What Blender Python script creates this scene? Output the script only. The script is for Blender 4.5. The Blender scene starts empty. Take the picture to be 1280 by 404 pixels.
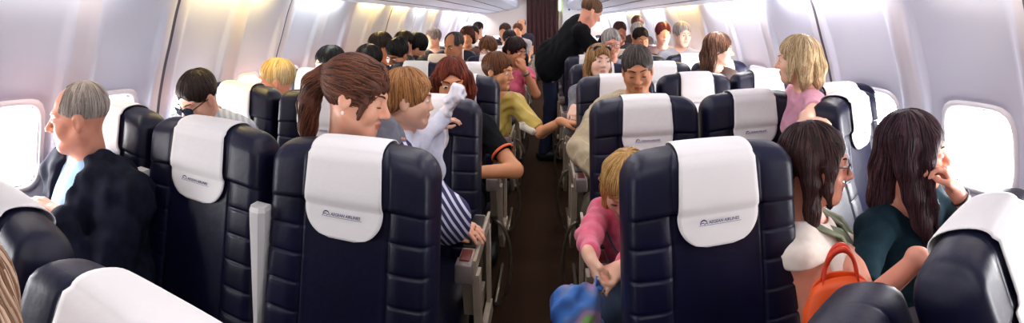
import bpy, math, random
import numpy as np
from mathutils import Vector, Matrix
random.seed(7); RNG = np.random.default_rng(7)
C = bpy.context.scene.collection
pi = math.pi
EYE = 1.40            # lens height above the cabin floor
F_PX, CX, CY = 600.0, 680.0, 26.0   # cylinder radius, aisle direction, horizon in the 1280x404 frame

def P(px, py, R):
    """point of the cabin seen at (px, py), R metres from the lens measured level"""
    t = (px - CX) / F_PX
    return np.array([R * math.sin(t), R * math.cos(t), EYE - (py - CY) / F_PX * R])

# ------------------------------------------------------------------ camera
cam = bpy.data.cameras.new('camera'); camo = bpy.data.objects.new('camera', cam); C.objects.link(camo)
camo.location = (0, 0, EYE); camo.rotation_euler = (pi / 2, 0, 0)
cam.type = 'PANO'; cam.panorama_type = 'CENTRAL_CYLINDRICAL'
cam.central_cylindrical_range_u_min = -CX / F_PX; cam.central_cylindrical_range_u_max = (1280 - CX) / F_PX
cam.central_cylindrical_range_v_min = -(404 - CY) / F_PX; cam.central_cylindrical_range_v_max = CY / F_PX
cam.central_cylindrical_radius = 1.0
cam.clip_start = 0.02; cam.clip_end = 200
bpy.context.scene.camera = camo
vs = bpy.context.scene.view_settings
vs.view_transform = 'Standard'; vs.look = 'None'; vs.gamma = 1; vs.use_curve_mapping = False; vs.exposure = 0.9

# ------------------------------------------------------------------ materials
def lin(c):
    return tuple(((v / 12.92) if v <= .04045 else ((v + .055) / 1.055) ** 2.4) for v in c)
def hexc(h):
    return lin(tuple(int(h[i:i + 2], 16) / 255 for i in (0, 2, 4)))
class N:
    def __init__(s, name):
        s.m = bpy.data.materials.new(name); s.m.use_nodes = True
        s.t = s.m.node_tree; s.b = s.t.nodes['Principled BSDF']; s.o = s.t.nodes['Material Output']
    def n(s, typ, **kw):
        x = s.t.nodes.new(typ)
        for k, v in kw.items():
            if k in x.inputs.keys(): x.inputs[k].default_value = v
            else: setattr(x, k, v)
        return x
    def l(s, a, b): s.t.links.new(a, b)
def mat(name, col, rough=.6, metal=0, noise=None, col2=None, bump=0, bscale=None, sheen=0, sss=0, stretch=None, spec=None, bdist=.002):
    """principled, optional noise-mixed second colour and noise bump"""
    q = N(name); b = q.b
    b.inputs['Base Color'].default_value = (*col, 1); b.inputs['Roughness'].default_value = rough; b.inputs['Metallic'].default_value = metal
    if spec is not None: b.inputs['Specular IOR Level'].default_value = spec
    if sheen: b.inputs['Sheen Weight'].default_value = sheen
    if sss:
        b.inputs['Subsurface Weight'].default_value = sss; b.inputs['Subsurface Radius'].default_value = (.012, .005, .003); b.inputs['Subsurface Scale'].default_value = 1
    tc = q.n('ShaderNodeTexCoord'); src = tc.outputs['Object']
    if stretch:
        mp = q.n('ShaderNodeMapping'); mp.inputs['Scale'].default_value = stretch; q.l(src, mp.inputs['Vector']); src = mp.outputs['Vector']
    if noise:
        t = q.n('ShaderNodeTexNoise', Scale=noise, Detail=4.0); q.l(src, t.inputs['Vector'])
        r = q.n('ShaderNodeValToRGB'); r.color_ramp.elements[0].position = .35; r.color_ramp.elements[1].position = .65
        r.color_ramp.elements[0].color = (*col, 1); r.color_ramp.elements[1].color = (*(col2 or col), 1)
        q.l(t.outputs['Fac'], r.inputs['Fac']); q.l(r.outputs['Color'], b.inputs['Base Color'])
    if bump:
        t = q.n('ShaderNodeTexNoise', Scale=bscale or 60, Detail=5.0); q.l(src, t.inputs['Vector'])
        bp = q.n('ShaderNodeBump', Strength=bump, Distance=bdist); q.l(t.outputs['Fac'], bp.inputs['Height']); q.l(bp.outputs['Normal'], b.inputs['Normal'])
    return q.m
def emit(name, col, s):
    q = N(name); e = q.n('ShaderNodeEmission'); e.inputs['Color'].default_value = (*col, 1); e.inputs['Strength'].default_value = s
    q.l(e.outputs[0], q.o.inputs['Surface']); return q.m
def striped(name, c1, c2, scale, axis=(1, 0, 0), rough=.8, ratio=.5):
    q = N(name); tc = q.n('ShaderNodeTexCoord'); dv = q.n('ShaderNodeVectorMath', operation='DOT_PRODUCT'); dv.inputs[1].default_value = axis
    q.l(tc.outputs['Object'], dv.inputs[0]); m = q.n('ShaderNodeMath', operation='MULTIPLY'); m.inputs[1].default_value = scale; q.l(dv.outputs['Value'], m.inputs[0])
    fr = q.n('ShaderNodeMath', operation='FRACT'); q.l(m.outputs[0], fr.inputs[0])
    lt = q.n('ShaderNodeMath', operation='LESS_THAN'); lt.inputs[1].default_value = ratio; q.l(fr.outputs[0], lt.inputs[0])
    mx = q.n('ShaderNodeMix', data_type='RGBA'); mx.inputs['A'].default_value = (*c1, 1); mx.inputs['B'].default_value = (*c2, 1)
    q.l(lt.outputs[0], mx.inputs['Factor']); q.l(mx.outputs['Result'], q.b.inputs['Base Color']); q.b.inputs['Roughness'].default_value = rough
    return q.m

M = {}
M['leather'] = mat('navy leather', hexc('05061f'), .42, noise=9, col2=hexc('080a2a'), bump=.35, bscale=55, spec=.38)
M['leather_panel'] = M['leather']
M['linen'] = mat('white headrest linen', hexc('eeeae8'), .9, bump=.25, bscale=14, sheen=.2, bdist=.01)
M['logo'] = mat('logo ink', hexc('1b2a66'), .7)
M['wall'] = mat('sidewall panel', hexc('c3c5d3'), .5, noise=1.5, col2=hexc('bdbfd0'), bump=.03, bscale=300)
M['pillar'] = mat('sidewall pillar', hexc('c3bec7'), .5, bump=.03, bscale=300)
M['bin'] = mat('overhead panel', hexc('b9bbca'), .5)
M['slot'] = mat('dark slot', hexc('1a1a22'), .7)
M['seamline'] = mat('panel gap', hexc('55525c'), .8)
M['endwall'] = mat('bulkhead laminate', hexc('cfc4be'), .6)
M['carpet'] = mat('brown carpet', hexc('2a1b12'), 1.0, noise=260, col2=hexc('452f22'), bump=.8, bscale=420, bdist=.006, spec=.1)
M['curtain'] = mat('maroon curtain', hexc('3c1214'), .9, sheen=.2)
M['arm'] = mat('beige armrest plastic', hexc('b7a894'), .42, noise=30, col2=hexc('ac9d8a'))
M['armwhite'] = mat('white armrest shell', hexc('d8d4d2'), .4)
M['cap'] = mat('grey armrest cap', hexc('968a86'), .35, metal=.25)
M['ash'] = mat('ashtray lid', hexc('7a3a34'), .35, metal=.3)
M['blackpad'] = mat('black vinyl', hexc('0c0c10'), .5)
M['steel'] = mat('brushed steel', hexc('8e8474'), .35, metal=.8)
M['frame'] = mat('window trim plastic', hexc('e2dfe4'), .4)
M['day'] = emit('daylight pane', (1.0, .985, 1.0), 21.0)
M['lampwarm'] = emit('warm tube', (1.0, .74, .26), 26)
M['lampdim'] = emit('dim warm tube', (1.0, .90, .74), 14)
M['lampmid'] = emit('soft white tube', (1.0, .95, .92), 26)
M['lampcool'] = emit('cool tube', (.93, 1.0, .86), 22)
M['lampwhite'] = emit('white tube', (1.0, .94, .90), 48)
M['exit'] = emit('exit sign glow', (.55, .9, .45), 2.0)
M['blue'] = mat('blue sticker', hexc('2d6fd0'), .5)
M['white'] = mat('white plastic', hexc('e6e4e2'), .5)

# ------------------------------------------------------------------ mesh helpers
def mesh_np(name, V, F4, mats, midx=None, smooth=True):
    V = np.asarray(V, np.float32); F4 = np.asarray(F4, np.int32); k = F4.shape[1]
    me = bpy.data.meshes.new(name)
    me.vertices.add(len(V)); me.vertices.foreach_set('co', V.ravel())
    me.loops.add(F4.size); me.loops.foreach_set('vertex_index', F4.ravel())
    me.polygons.add(len(F4)); me.polygons.foreach_set('loop_start', np.arange(0, F4.size, k, dtype=np.int32))
    if midx is not None: me.polygons.foreach_set('material_index', np.asarray(midx, np.int32))
    me.polygons.foreach_set('use_smooth', np.full(len(F4), smooth))
    me.update(calc_edges=True); me.validate()
    for m in (mats if isinstance(mats, (list, tuple)) else [mats]): me.materials.append(m)
    return me
class MB:
    """collects simple shapes into one mesh"""
    def __init__(s): s.v = []; s.f = []; s.mi = []; s.sm = []
    def add(s, V, F, mi=0, sm=False):
        o = len(s.v); s.v += [tuple(map(float, p)) for p in V]
        for f in F: s.f.append([o + int(i) for i in f]); s.mi.append(mi); s.sm.append(sm)
        return s
    def box(s, c, d, mi=0, rot=None, bev=0.0):
        hx, hy, hz = d[0] / 2, d[1] / 2, d[2] / 2; b = min(bev, hx * .9, hy * .9, hz * .9)
        R = rot if rot is not None else np.eye(3)
        if b <= 0:
            V = [np.array((x, y, z)) for x in (-hx, hx) for y in (-hy, hy) for z in (-hz, hz)]
            F = [(0, 1, 3, 2), (4, 6, 7, 5), (0, 4, 5, 1), (2, 3, 7, 6), (0, 2, 6, 4), (1, 5, 7, 3)]
            return s.add([np.array(c) + R @ p for p in V], F, mi)
        # bevelled box: lathe of rounded rectangles along z
        def rr(ins, z):
            out = []
            for sx, sy, a0 in ((1, 1, 0), (-1, 1, 90), (-1, -1, 180), (1, -1, 270)):
                for a in (0, 45, 90):
                    t = math.radians(a0 + a); out.append((sx * (hx - b) + (b - ins) * math.cos(t), sy * (hy - b) + (b - ins) * math.sin(t), z))
            return out
        rings = [rr(b * .95, -hz), rr(b * .3, -hz + b * .3), rr(0, -hz + b), rr(0, hz - b), rr(b * .3, hz - b * .3), rr(b * .95, hz)]
        return s.loft([[np.array(c) + R @ np.array(p) for p in r] for r in rings], mi=mi, caps=True, sm=True)
    def loft(s, rings, mi=0, caps=False, closed=True, sm=True):
        n = len(rings[0]); V = [p for r in rings for p in r]; F = []
        for a in range(len(rings) - 1):
            for i in range(n if closed else n - 1):
                j = (i + 1) % n; F.append((a * n + i, a * n + j, (a + 1) * n + j, (a + 1) * n + i))
        if caps: F.append(tuple(reversed(range(n)))); F.append(tuple(range((len(rings) - 1) * n, len(rings) * n)))
        return s.add(V, F, mi, sm)
    def tube(s, pts, r, n=8, mi=0, caps=True):
        pts = [np.array(p, float) for p in pts]; rings = []; up = np.array((.13, .31, .94))
        for i, p in enumerate(pts):
            d = pts[min(i + 1, len(pts) - 1)] - pts[max(i - 1, 0)]; d /= np.linalg.norm(d) + 1e-9
            a = np.cross(d, up); a /= np.linalg.norm(a) + 1e-9; b = np.cross(d, a)
            rad = r[i] if isinstance(r, (list, tuple)) else r
            rings.append([p + rad * (math.cos(t) * a + math.sin(t) * b) for t in np.linspace(0, 2 * pi, n, endpoint=False)])
        return s.loft(rings, mi, caps)
    def prism(s, poly, axis, lo, hi, mi=0):
        """polygon in the two other axes, extruded along axis"""
        def p3(u, v, w): return {0: (w, u, v), 1: (u, w, v), 2: (u, v, w)}[axis]
        n = len(poly); V = [p3(u, v, lo) for u, v in poly] + [p3(u, v, hi) for u, v in poly]
        F = [tuple(range(n)), tuple(reversed(range(n, 2 * n)))] + [(i, n + i, n + (i + 1) % n, (i + 1) % n) for i in range(n)]
        return s.add(V, F, mi)
    def build(s, name, mats):
        me = bpy.data.meshes.new(name); me.from_pydata(s.v, [], s.f)
        for m in (mats if isinstance(mats, (list, tuple)) else [mats]): me.materials.append(m)
        me.polygons.foreach_set('material_index', s.mi); me.polygons.foreach_set('use_smooth', s.sm); me.update()
        import bmesh
        bm = bmesh.new(); bm.from_mesh(me); bmesh.ops.recalc_face_normals(bm, faces=bm.faces); bm.to_mesh(me); bm.free()
        return me
def obj(name, me, parent=None, loc=None):
    o = bpy.data.objects.new(name, me); C.objects.link(o)
    if loc is not None: o.location = loc
    if parent is not None: o.parent = parent
    return o
def tag(o, label=None, cat=None, group=None, kind=None):
    if label: o['label'] = label
    if cat: o['category'] = cat
    if group: o['group'] = group
    if kind: o['kind'] = kind
    return o
def thing(name, label, cat, loc=(0, 0, 0), rz=0, group=None):
    o = obj(name, None, None, loc); o.rotation_euler = (0, 0, rz); o.empty_display_size = .1
    return tag(o, label, cat, group)
def struct(name, me, loc=(0, 0, 0)):
    return tag(obj(name, me, None, loc), kind='structure')
def grid_faces(nu, nv, closed_u=False):
    a = np.arange(nu * nv).reshape(nu, nv)
    if closed_u: a = np.vstack([a, a[:1]])
    return np.stack([a[:-1, :-1], a[1:, :-1], a[1:, 1:], a[:-1, 1:]], -1).reshape(-1, 4)

# ------------------------------------------------------------------ cabin shell
MID = -.035           # centre line of the cabin
Y0, Y1 = -2.2, 11.3
PROF_Z = np.array([0, .2, .5, .75, .95, 1.11, 1.25, 1.38, 1.5, 1.6])
PROF_X = np.array([1.585, 1.635, 1.672, 1.685, 1.672, 1.64, 1.60, 1.553, 1.503, 1.455])
def wall_x(z):
    zz = np.asarray(z, float)      # smoothed lookup
    return sum(np.interp(zz + d, PROF_Z, PROF_X) for d in (-.08, -.04, 0, .04, .08)) / 5
def smooth01(t): t = np.clip(t, 0, 1); return t * t * (3 - 2 * t)
SIDE = {-1: dict(pitch=.508, y0=.862, zc=.893, w=.118, h=.168, name='left'), 1: dict(pitch=.70, y0=1.30, zc=.842, w=.185, h=.178, name='right')}
winno = [0]
def build_wall(sd):
    S = SIDE[sd]; w0, h0 = S['w'], S['h']
    ks = range(math.ceil((Y0 + .3 - S['y0']) / S['pitch']), int((Y1 - .3 - S['y0']) / S['pitch']) + 1)
    wy = np.array([S['y0'] + k * S['pitch'] for k in ks])
    seam = np.array([S['y0'] + (k * 2 + 1.5) * S['pitch'] for k in range(-6, 14)])
    ys = np.arange(Y0, Y1 + .001, .0135); zs = np.unique(np.concatenate([np.linspace(0, .6, 8), np.arange(.6, 1.1, .0165), np.linspace(1.1, 1.6, 22)]))
    YY, ZZ = np.meshgrid(ys, zs, indexing='ij'); XX = wall_x(ZZ)
    mids = np.concatenate([wy + S['pitch'] / 2, wy[:1] - S['pitch'] / 2])
    fade = smooth01((1.52 - ZZ) / .25) * smooth01((ZZ - .35) / .2)
    for m in mids:                        # shallow pillar folds between the windows
        dy = np.abs(YY - m)
        if np.any(np.abs(seam - m) < .02): half = .065
        else: half = .075
        XX -= .026 * fade * (smooth01((half + .022 - dy) / .022) - .30 * smooth01((half - .02 - dy) / .03))
    for q in seam:                        # gap between two lining panels
        XX += .010 * np.exp(-((YY - q) / .009) ** 2)
    inside = np.zeros(YY.shape, bool)
    for y in wy:                          # dished surround, then the hole
        e = (np.abs(YY - y) / (w0 + .045)) ** 4 + (np.abs(ZZ - S['zc']) / (h0 + .05)) ** 4
        XX += .012 * smooth01((1.15 - e) / .5)
        inside |= ((np.abs(YY - y) / (w0 + .004)) ** 5 + (np.abs(ZZ - S['zc']) / (h0 + .004)) ** 5) < 1
    V = np.stack([MID + sd * XX, YY, ZZ], -1).reshape(-1, 3); Fc = grid_faces(len(ys), len(zs))
    keep = ~inside.ravel()[Fc].all(1); Fc = Fc[keep]
    if sd < 0: Fc = Fc[:, ::-1]
    me = mesh_np('wall', V, Fc, [M['wall'], M['seamline'], M['pillar']], midx=[1 if np.any(np.abs(seam - yc) < .0075) else 2 if np.any(np.abs(mids - yc) < .055) else 0 for yc in V[Fc[:, 0], 1] + .00675])
    struct('wall_' + S['name'], me)
    # windows: rounded trim ring running back to the pane
    for y in wy:
        if y < -.2: continue
        winno[0] += 1
        def ring(hw, hh, dx):
            out = []
            for t in np.linspace(0, 2 * pi, 40, endpoint=False):
                c, s_ = math.cos(t), math.sin(t); k = (abs(c) ** 4.5 + abs(s_) ** 4.5) ** (-1 / 4.5)
                yy, zz = k * c * hw, k * s_ * hh
                out.append((MID + sd * (float(wall_x(S['zc'] + zz)) + .012 + dx), y + yy, S['zc'] + zz))
            return out
        b = MB(); b.loft([ring(w0 + .030, h0 + .030, .006), ring(w0 + .024, h0 + .024, -.006), ring(w0 + .006, h0 + .006, -.008), ring(w0 - .002, h0 - .002, .0), ring(w0 - .010, h0 - .010, .035), ring(w0 - .012, h0 - .012, .05)])
        fr = struct('window_%d' % winno[0], b.build('window_frame', M['frame']))
        p = MB(); r = ring(w0 - .010, h0 - .010, .046); c = np.mean(r, 0); p.add(r + [c], [(i, (i + 1) % 40, 40) for i in range(40)])
        pane = obj('pane', p.build('pane', M['day']), fr)
build_wall(-1); build_wall(1)
b = MB(); b.box((MID, (Y0 + Y1) / 2, -.03), (3.6, Y1 - Y0, .06)); struct('floor', b.build('floor', M['carpet']))

# overhead: sloping service panel, bin face, aisle ceiling (one shell)
prof = [(1.50, 1.605), (1.415, 1.605), (1.40, 1.545), (.72, 1.66), (.58, 1.70), (.55, 1.76), (.60, 1.98), (.52, 2.08), (.25, 2.13), (0, 2.14)]
full = [(MID - x, z) for x, z in prof] + [(MID + x, z) for x, z in prof[-2::-1]]
b = MB(); rings = [[(x, y, z) for x, z in full] for y in (Y0, Y1)]
b.loft(rings, closed=False, sm=False)
rings = [[(x, y, z + .03) for x, z in full] for y in (Y0, Y1)]; b.loft(rings, closed=False, sm=False)
struct('ceiling', b.build('ceiling', M['bin']))
# long dark joint strips in the service panels
for sd in (-1, 1):
    b = MB()
    for x in (.80, 1.02, 1.26):
        z = 1.545 + (1.40 - x) / .68 * .115
        b.box((MID + sd * x, (2 + Y1) / 2, z - .002), (.012, Y1 - 2, .004))
    tag(obj('trim_%d' % (1 if sd < 0 else 2), b.build('trim', M['slot'])), kind='structure')
# bulkhead with doorway, curtain, far wall
hz = [(1.62, 0), (1.70, .5), (1.70, .95), (1.62, 1.3), (1.45, 1.6), (.7, 2.2), (.36, 2.2)]
for sd, nm in ((-1, 'wall_end_left'), (1, 'wall_end_right')):
    b = MB(); b.prism([(MID + sd * x, z) for x, z in hz] + [(MID + sd * .36, 0)], 1, Y1 - .04, Y1 + .04)
    struct(nm, b.build(nm, M['endwall']))
b = MB(); b.box((MID, Y0 - .03, 1.1), (3.6, .06, 2.3)); struct('wall_front', b.build('wall_front', M['endwall']))
nx = 90; xs = np.linspace(MID - .37, MID + .37, nx); ring0 = [(x, Y1 - .10 + .03 * math.sin((x) * 62) + .012 * math.sin(x * 141 + 1), 0) for x in xs]
b = MB(); b.loft([[(x, y, .01) for x, y, _ in ring0], [(x, y, 1.1) for x, y, _ in ring0], [(x, Y1 - .09 + (y - Y1 + .1) * .5, 2.1) for x, y, _ in ring0]], closed=False)
cur = tag(obj('curtain', b.build('curtain', M['curtain'])), 'dark maroon curtain closing the aisle at the far bulkhead', 'curtain')
mo = cur.modifiers.new('t', 'SOLIDIFY'); mo.thickness = .006
b = MB(); b.box((MID + .40, Y1 - .075, 1.76), (.05, .07, .24), bev=.008)
tag(obj('exit_sign', b.build('exit_sign', M['exit'])), 'small green lit sign beside the curtain top', 'sign')
b = MB(); b.box((MID + .40, Y1 - .06, .82), (.07, .04, 1.6), bev=.01); struct('trim_3', b.build('trim', M['arm']))
b = MB(); b.box((MID + .78, Y1 - .09, 1.0), (.62, .10, 1.9), bev=.015); pb = obj('partition', b.build('partition', M['white'])); tag(pb, 'white partition panel right of the dark curtain behind standing man', 'partition')
b = MB(); n = 20; b.loft([[(MID + .62 + r * math.cos(t), Y1 - .145, 1.66 + r * math.sin(t)) for t in np.linspace(0, 2 * pi, n, endpoint=False)] for r in (.025, .001)]); obj('sticker', b.build('sticker', M['blue']), pb)

# lamps: tubes washing the top of each lining panel, aisle ceiling tubes
lamps = {-1: [(.42, 1.25, 'lampdim', .5), (1.69, 2.36, 'lampwarm', 1.2), (2.71, 3.38, 'lampcool', 1.2), (3.77, 4.37, 'lampwarm', 1), (4.64, 5.24, 'lampwarm', 1), (5.5, 6.05, 'lampcool', 1), (6.25, 6.75, 'lampwarm', .8), (7.2, 8.3, 'lampwhite', 1), (8.55, 9.6, 'lampwhite', 1), (9.9, 11.1, 'lampwhite', 1)],
         1: [(.5, 1.4, 'lampdim', .5), (1.7, 2.7, 'lampmid', 1), (3.0, 4.1, 'lampwhite', 1), (4.4, 5.5, 'lampwarm', .7), (5.8, 6.9, 'lampwhite', 1), (7.2, 8.3, 'lampwarm', .7), (8.6, 9.7, 'lampwhite', 1), (9.9, 11.1, 'lampwhite', 1)]}
WORD = ['first', 'second', 'third', 'fourth', 'fifth', 'sixth', 'seventh', 'eighth', 'ninth', 'tenth', 'eleventh', 'twelfth', 'thirteenth', 'fourteenth']
for sd in (-1, 1):
    for i, (a, c, m, _) in enumerate(lamps[sd]):
        t = thing('cove_light', '%s %s wall wash lamp from the front, above the %s windows' % (WORD[i], {'lampwarm': 'warm yellow', 'lampdim': 'dim warm', 'lampmid': 'soft white', 'lampcool': 'cool white', 'lampwhite': 'white'}[m], SIDE[sd]['name']), 'light', (MID + sd * 1.436, (a + c) / 2, 1.580), 0, 'wall wash lamps')
        b = MB(); b.box((0, 0, 0), (.035, c - a, .018)); obj('tube', b.build('tube', M[m]), t)
        b = MB(); b.box((0, 0, .014), (.05, c - a + .03, .012)); obj('housing', b.build('housing', M['slot']), t)
M['ceil'] = emit('ceiling tube glow', (1.0, .95, .92), 4.2)
for i, y in enumerate(np.arange(-1.4, 11, 1.6)):
    if i < 2: continue
for sd in (-1, 1):
    for y in np.arange(-1.5, 10.9, 1.55):
        b = MB(); b.box((MID + sd * .44, y, 2.085), (.16, 1.2, .02)); o = obj('ceiling_light', b.build('ceiling_light', M['ceil']))
        tag(o, 'aisle ceiling light panel above the %s seats' % SIDE[sd]['name'], 'light', 'ceiling lights')

# ------------------------------------------------------------------ seat
SW, SH = .232, .685        # half width, height of the backrest above its base
def edge(u, w, r): return np.sqrt(np.clip(1 - np.clip((np.abs(u) - (w - r)) / r, 0, 1) ** 2, 0, 1))
SEAMS = [SH - .155 - .072 * k for k in range(8)]
def front_depth(x, z):
    ax = np.abs(x)
    bol = smooth01((ax - .10) / .05)
    hd = smooth01((z - (SH - .165)) / .02)
    f = .070 + .011 * bol * (1 - .7 * hd) + .014 * hd
    prev = SH - .155
    for s_ in SEAMS:
        f = f - .0042 * bol * np.exp(-((z - s_) / .0038) ** 2)
    for a, c in zip(SEAMS[:-1], SEAMS[1:]):
        t = np.clip((a - z) / (a - c), 0, 1); f = f + bol * .0016 * np.sqrt(np.sin(pi * t) + 1e-9) * ((z < a) & (z > c))
    body = smooth01((SH - .150 - z) / .01)
    f = f - .006 * np.exp(-((ax - .118) / .004) ** 2) * (.3 + .7 * body)
    f = f - .006 * (1 - bol) * np.exp(-((z - (SH - .155)) / .0045) ** 2)
    return f
def backrest_mesh(cush=True):
    xs = np.unique(np.round(np.concatenate([np.linspace(-SW, SW, 45), [s * (.118 + d) for s in (-1, 1) for d in (-.008, -.004, 0, .004, .008)], [s * (SW - d) for s in (-1, 1) for d in (.001, .004, .009, .016)]]), 5))
    zs = np.unique(np.round(np.concatenate([np.linspace(0, SH, 50), [s + d for s in SEAMS if s > .02 for d in (-.008, -.004, 0, .004, .008)], [SH - d for d in (.001, .004, .009, .016)]]), 5))
    Xg, Zg = np.meshgrid(xs, zs, indexing='ij')
    rc = .06; w = SW - rc * (1 - np.sqrt(np.clip(1 - np.clip((Zg - (SH - rc)) / rc, 0, 1) ** 2, 0, 1)))
    Xm = Xg / SW * w
    Zg2 = Zg - .022 * (np.abs(Xm) / SW) ** 2.5 * smooth01((Zg - .4) / .25)
    e = edge(Xg, SW, .034) * edge(np.clip(Zg, SH / 2, None) - SH / 2, SH / 2, .05)
    F_ = -front_depth(Xg, Zg) * (.12 + .88 * e); B_ = .05 * e * 1.0 + .0
    V = np.concatenate([np.stack([Xm, F_, Zg2], -1).reshape(-1, 3), np.stack([Xm, B_, Zg2], -1).reshape(-1, 3)])
    nu, nv = len(xs), len(zs); g = grid_faces(nu, nv); o = nu * nv
    idx = np.arange(o).reshape(nu, nv)
    bd = np.concatenate([idx[:, 0], idx[-1, 1:], idx[-2::-1, -1], idx[0, -2:0:-1]]); bn = np.roll(bd, -1)
    Fc = np.concatenate([g, g[:, ::-1] + o, np.stack([bd, bd + o, bn + o, bn], -1)])
    return mesh_np('backrest', V, Fc, M['leather'])
def cover_mesh():
    """linen strip from behind, over the crest, down the front; rounded lower corners"""
    up = np.linspace(SH - .13, SH - .02, 8); path = [(.054, z) for z in up]
    path += [(.054 * math.cos(t) - .040 * (1 - math.cos(t)) * 0 , SH - .02 + .026 * math.sin(t)) for t in np.linspace(.2, pi / 2, 6)]
    path += [(-.08 * math.sin(t), SH + .006 - .030 * (1 - math.cos(t))) for t in np.linspace(.15, pi / 2, 8)]
    nb = len(path)
    zf = np.concatenate([np.linspace(SH - .035, SH - .15, 8), np.linspace(SH - .16, SH - .238, 14)])
    V = []; us = np.linspace(-1, 1, 19); r = .075; zb = SH - .238
    rows = []
    for y, z in path:
        rows.append([(u * .099, y - .0, z - .022 * (abs(u * .099) / SW) ** 2.5) for u in us])
    for z in zf:
        hw = .099 + .010 * (SH - z) / .238
        q = np.clip((zb + r - z) / r, 0, 1); hw = hw - r + r * math.sqrt(max(0, 1 - q * q)) if q > 0 else hw
        rows.append([(u * hw, -float(front_depth(np.array(u * hw), np.array(max(z, SH - .15) if z > SH - .16 else z))) - .006 - .004 * (SH - z) / .2 , z) for u in us])
    # blend the crest rows onto the front depth
    V = np.array(rows); nr = V.shape[0]
    me = mesh_np('headrest_cover', V.reshape(-1, 3), grid_faces(nr, len(us)), M['linen']); return me
def logo_mesh():
    cu = bpy.data.curves.new('t', 'FONT'); cu.body = 'AEGEAN AIRLINES'; cu.size = .0098; cu.space_character = 1.0; cu.extrude = .0002; cu.offset = .00015; cu.shear = .15
    o = bpy.data.objects.new('t', cu); C.objects.link(o); dg = bpy.context.evaluated_depsgraph_get(); me = bpy.data.meshes.new_from_object(o.evaluated_get(dg)); bpy.data.objects.remove(o)
    V = [(v.co.x, 0 - v.co.z, v.co.y) for v in me.vertices]; b = MB(); b.add(V, [tuple(p.vertices) for p in me.polygons])
    bpy.data.meshes.remove(me)
    def arc(cx, cz, r0, r1, a0, a1, n=14):
        P_ = []
        for i, t in enumerate(np.linspace(a0, a1, n)):
            k = math.sin(pi * i / (n - 1)) * .8 + .2
            P_ += [(cx + r0 * math.cos(t), 0, cz + r0 * math.sin(t)), (cx + (r0 + (r1 - r0) * k) * math.cos(t), 0, cz + (r0 + (r1 - r0) * k) * math.sin(t))]
        b.add(P_, [(2 * i, 2 * i + 2, 2 * i + 3, 2 * i + 1) for i in range(n - 1)])
    arc(-.0125, -.001, .0085, .0115, .15, pi - .05)            # sun rim
    arc(-.0155, -.004, .006, .0078, .4, pi - .2); arc(-.0060, -.005, .0055, .0070, .5, pi - .3)   # two gulls
    b.add([(-.024, 0, -.0035), (.085, 0, -.0035), (.085, 0, -.0027), (-.024, 0, -.0027)], [(0, 1, 2, 3)])
    return b.build('airline_logo', M['logo'])
def rbox(dx, dy, dz, r, n=3.2, res=14):
    """soft box (superellipsoid)"""
    u = np.linspace(0, 2 * pi, 4 * res, endpoint=False); v = np.linspace(-pi / 2, pi / 2, 2 * res)
    U, Vv = np.meshgrid(u, v, indexing='ij'); p = 2 / n
    f = lambda a: np.sign(a) * np.abs(a) ** p
    X = dx / 2 * f(np.cos(Vv)) * f(np.cos(U)); Y = dy / 2 * f(np.cos(Vv)) * f(np.sin(U)); Z = dz / 2 * f(np.sin(Vv))
    return np.stack([X, Y, Z], -1).reshape(-1, 3), grid_faces(4 * res, 2 * res, True)
ME = {}
ME['backrest'] = backrest_mesh(); ME['cover'] = cover_mesh(); ME['logo'] = logo_mesh()
V, Fc = rbox(.45, .50, .15, 0, 4.5); ME['cushion'] = mesh_np('seat_cushion', V + np.array((0, -.30, .405)), Fc, M['leather'])
b = MB()
for x in (-.18, .18): b.box((x, -.28, .155), (.03, .05, .31), bev=.006); b.tube([(x, -.44, .30), (x, -.40, .02), (x, -.05, .02), (x, -.02, .28)], .014)
b.box((0, -.28, .325), (.42, .40, .02)); ME['frame'] = b.build('seat_frame', M['steel'])
b = MB(); b.box((0, -.25, .625), (.048, .37, .034), bev=.008, mi=0); b.prism([(-.42, .61), (-.36, .61), (-.30, .46), (-.10, .36), (-.03, .36), (-.03, .30), (-.14, .30), (-.35, .42)], 0, -.016, .016); ME['arm'] = b.build('armrest', M['arm'])
b = MB(); b.box((0, -.445, .615), (.054, .05, .062), bev=.006); ME['cap'] = b.build('armrest_cap', M['cap'])
b = MB(); b.box((0, -.41, .646), (.034, .075, .008), bev=.003); ME['ash'] = b.build('ashtray_lid', M['ash'])
b = MB(); b.box((0, -.22, .6435), (.044, .26, .010), bev=.004); ME['pad'] = b.build('armrest_pad', M['blackpad'])
# aisle side panel + floor loop
def aisle_panel(sd):
    b = MB(); b.prism([(-.44, .60), (-.385, .60), (-.345, .40), (-.27, .31), (-.04, .30), (-.02, .24), (-.30, .245), (-.38, .34)], 0, sd * .024, sd * .046)
    b.prism([(-.44, .60), (-.06, .60), (-.03, .64), (-.44, .645)], 0, sd * .026, sd * .036)
    b.prism([(-.10, .60), (-.05, .60), (-.02, .30), (-.07, .30)], 0, sd * .026, sd * .040)
    return b.build('side_panel', M['arm'])
ME['panel'] = {s: aisle_panel(s) for s in (-1, 1)}
def loop_bar(sd):
    b = MB(); pts = []
    for t in np.linspace(0, 1, 16):
        a = -pi / 2 + t * pi
        pts.append((sd * (.0 + .075 * math.cos(a)), -.43 + .05 * math.cos(a) * 0 - .0, .23 + .20 * math.sin(a)))
    b.tube(pts, .009, 6); b.tube([(0, -.43, .03), (0, -.05, .03)], .010, 6); return b.build('baggage_bar', M['steel'])
ME['bar'] = {s: loop_bar(s) for s in (-1, 1)}
b = MB()
rings = []
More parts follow.
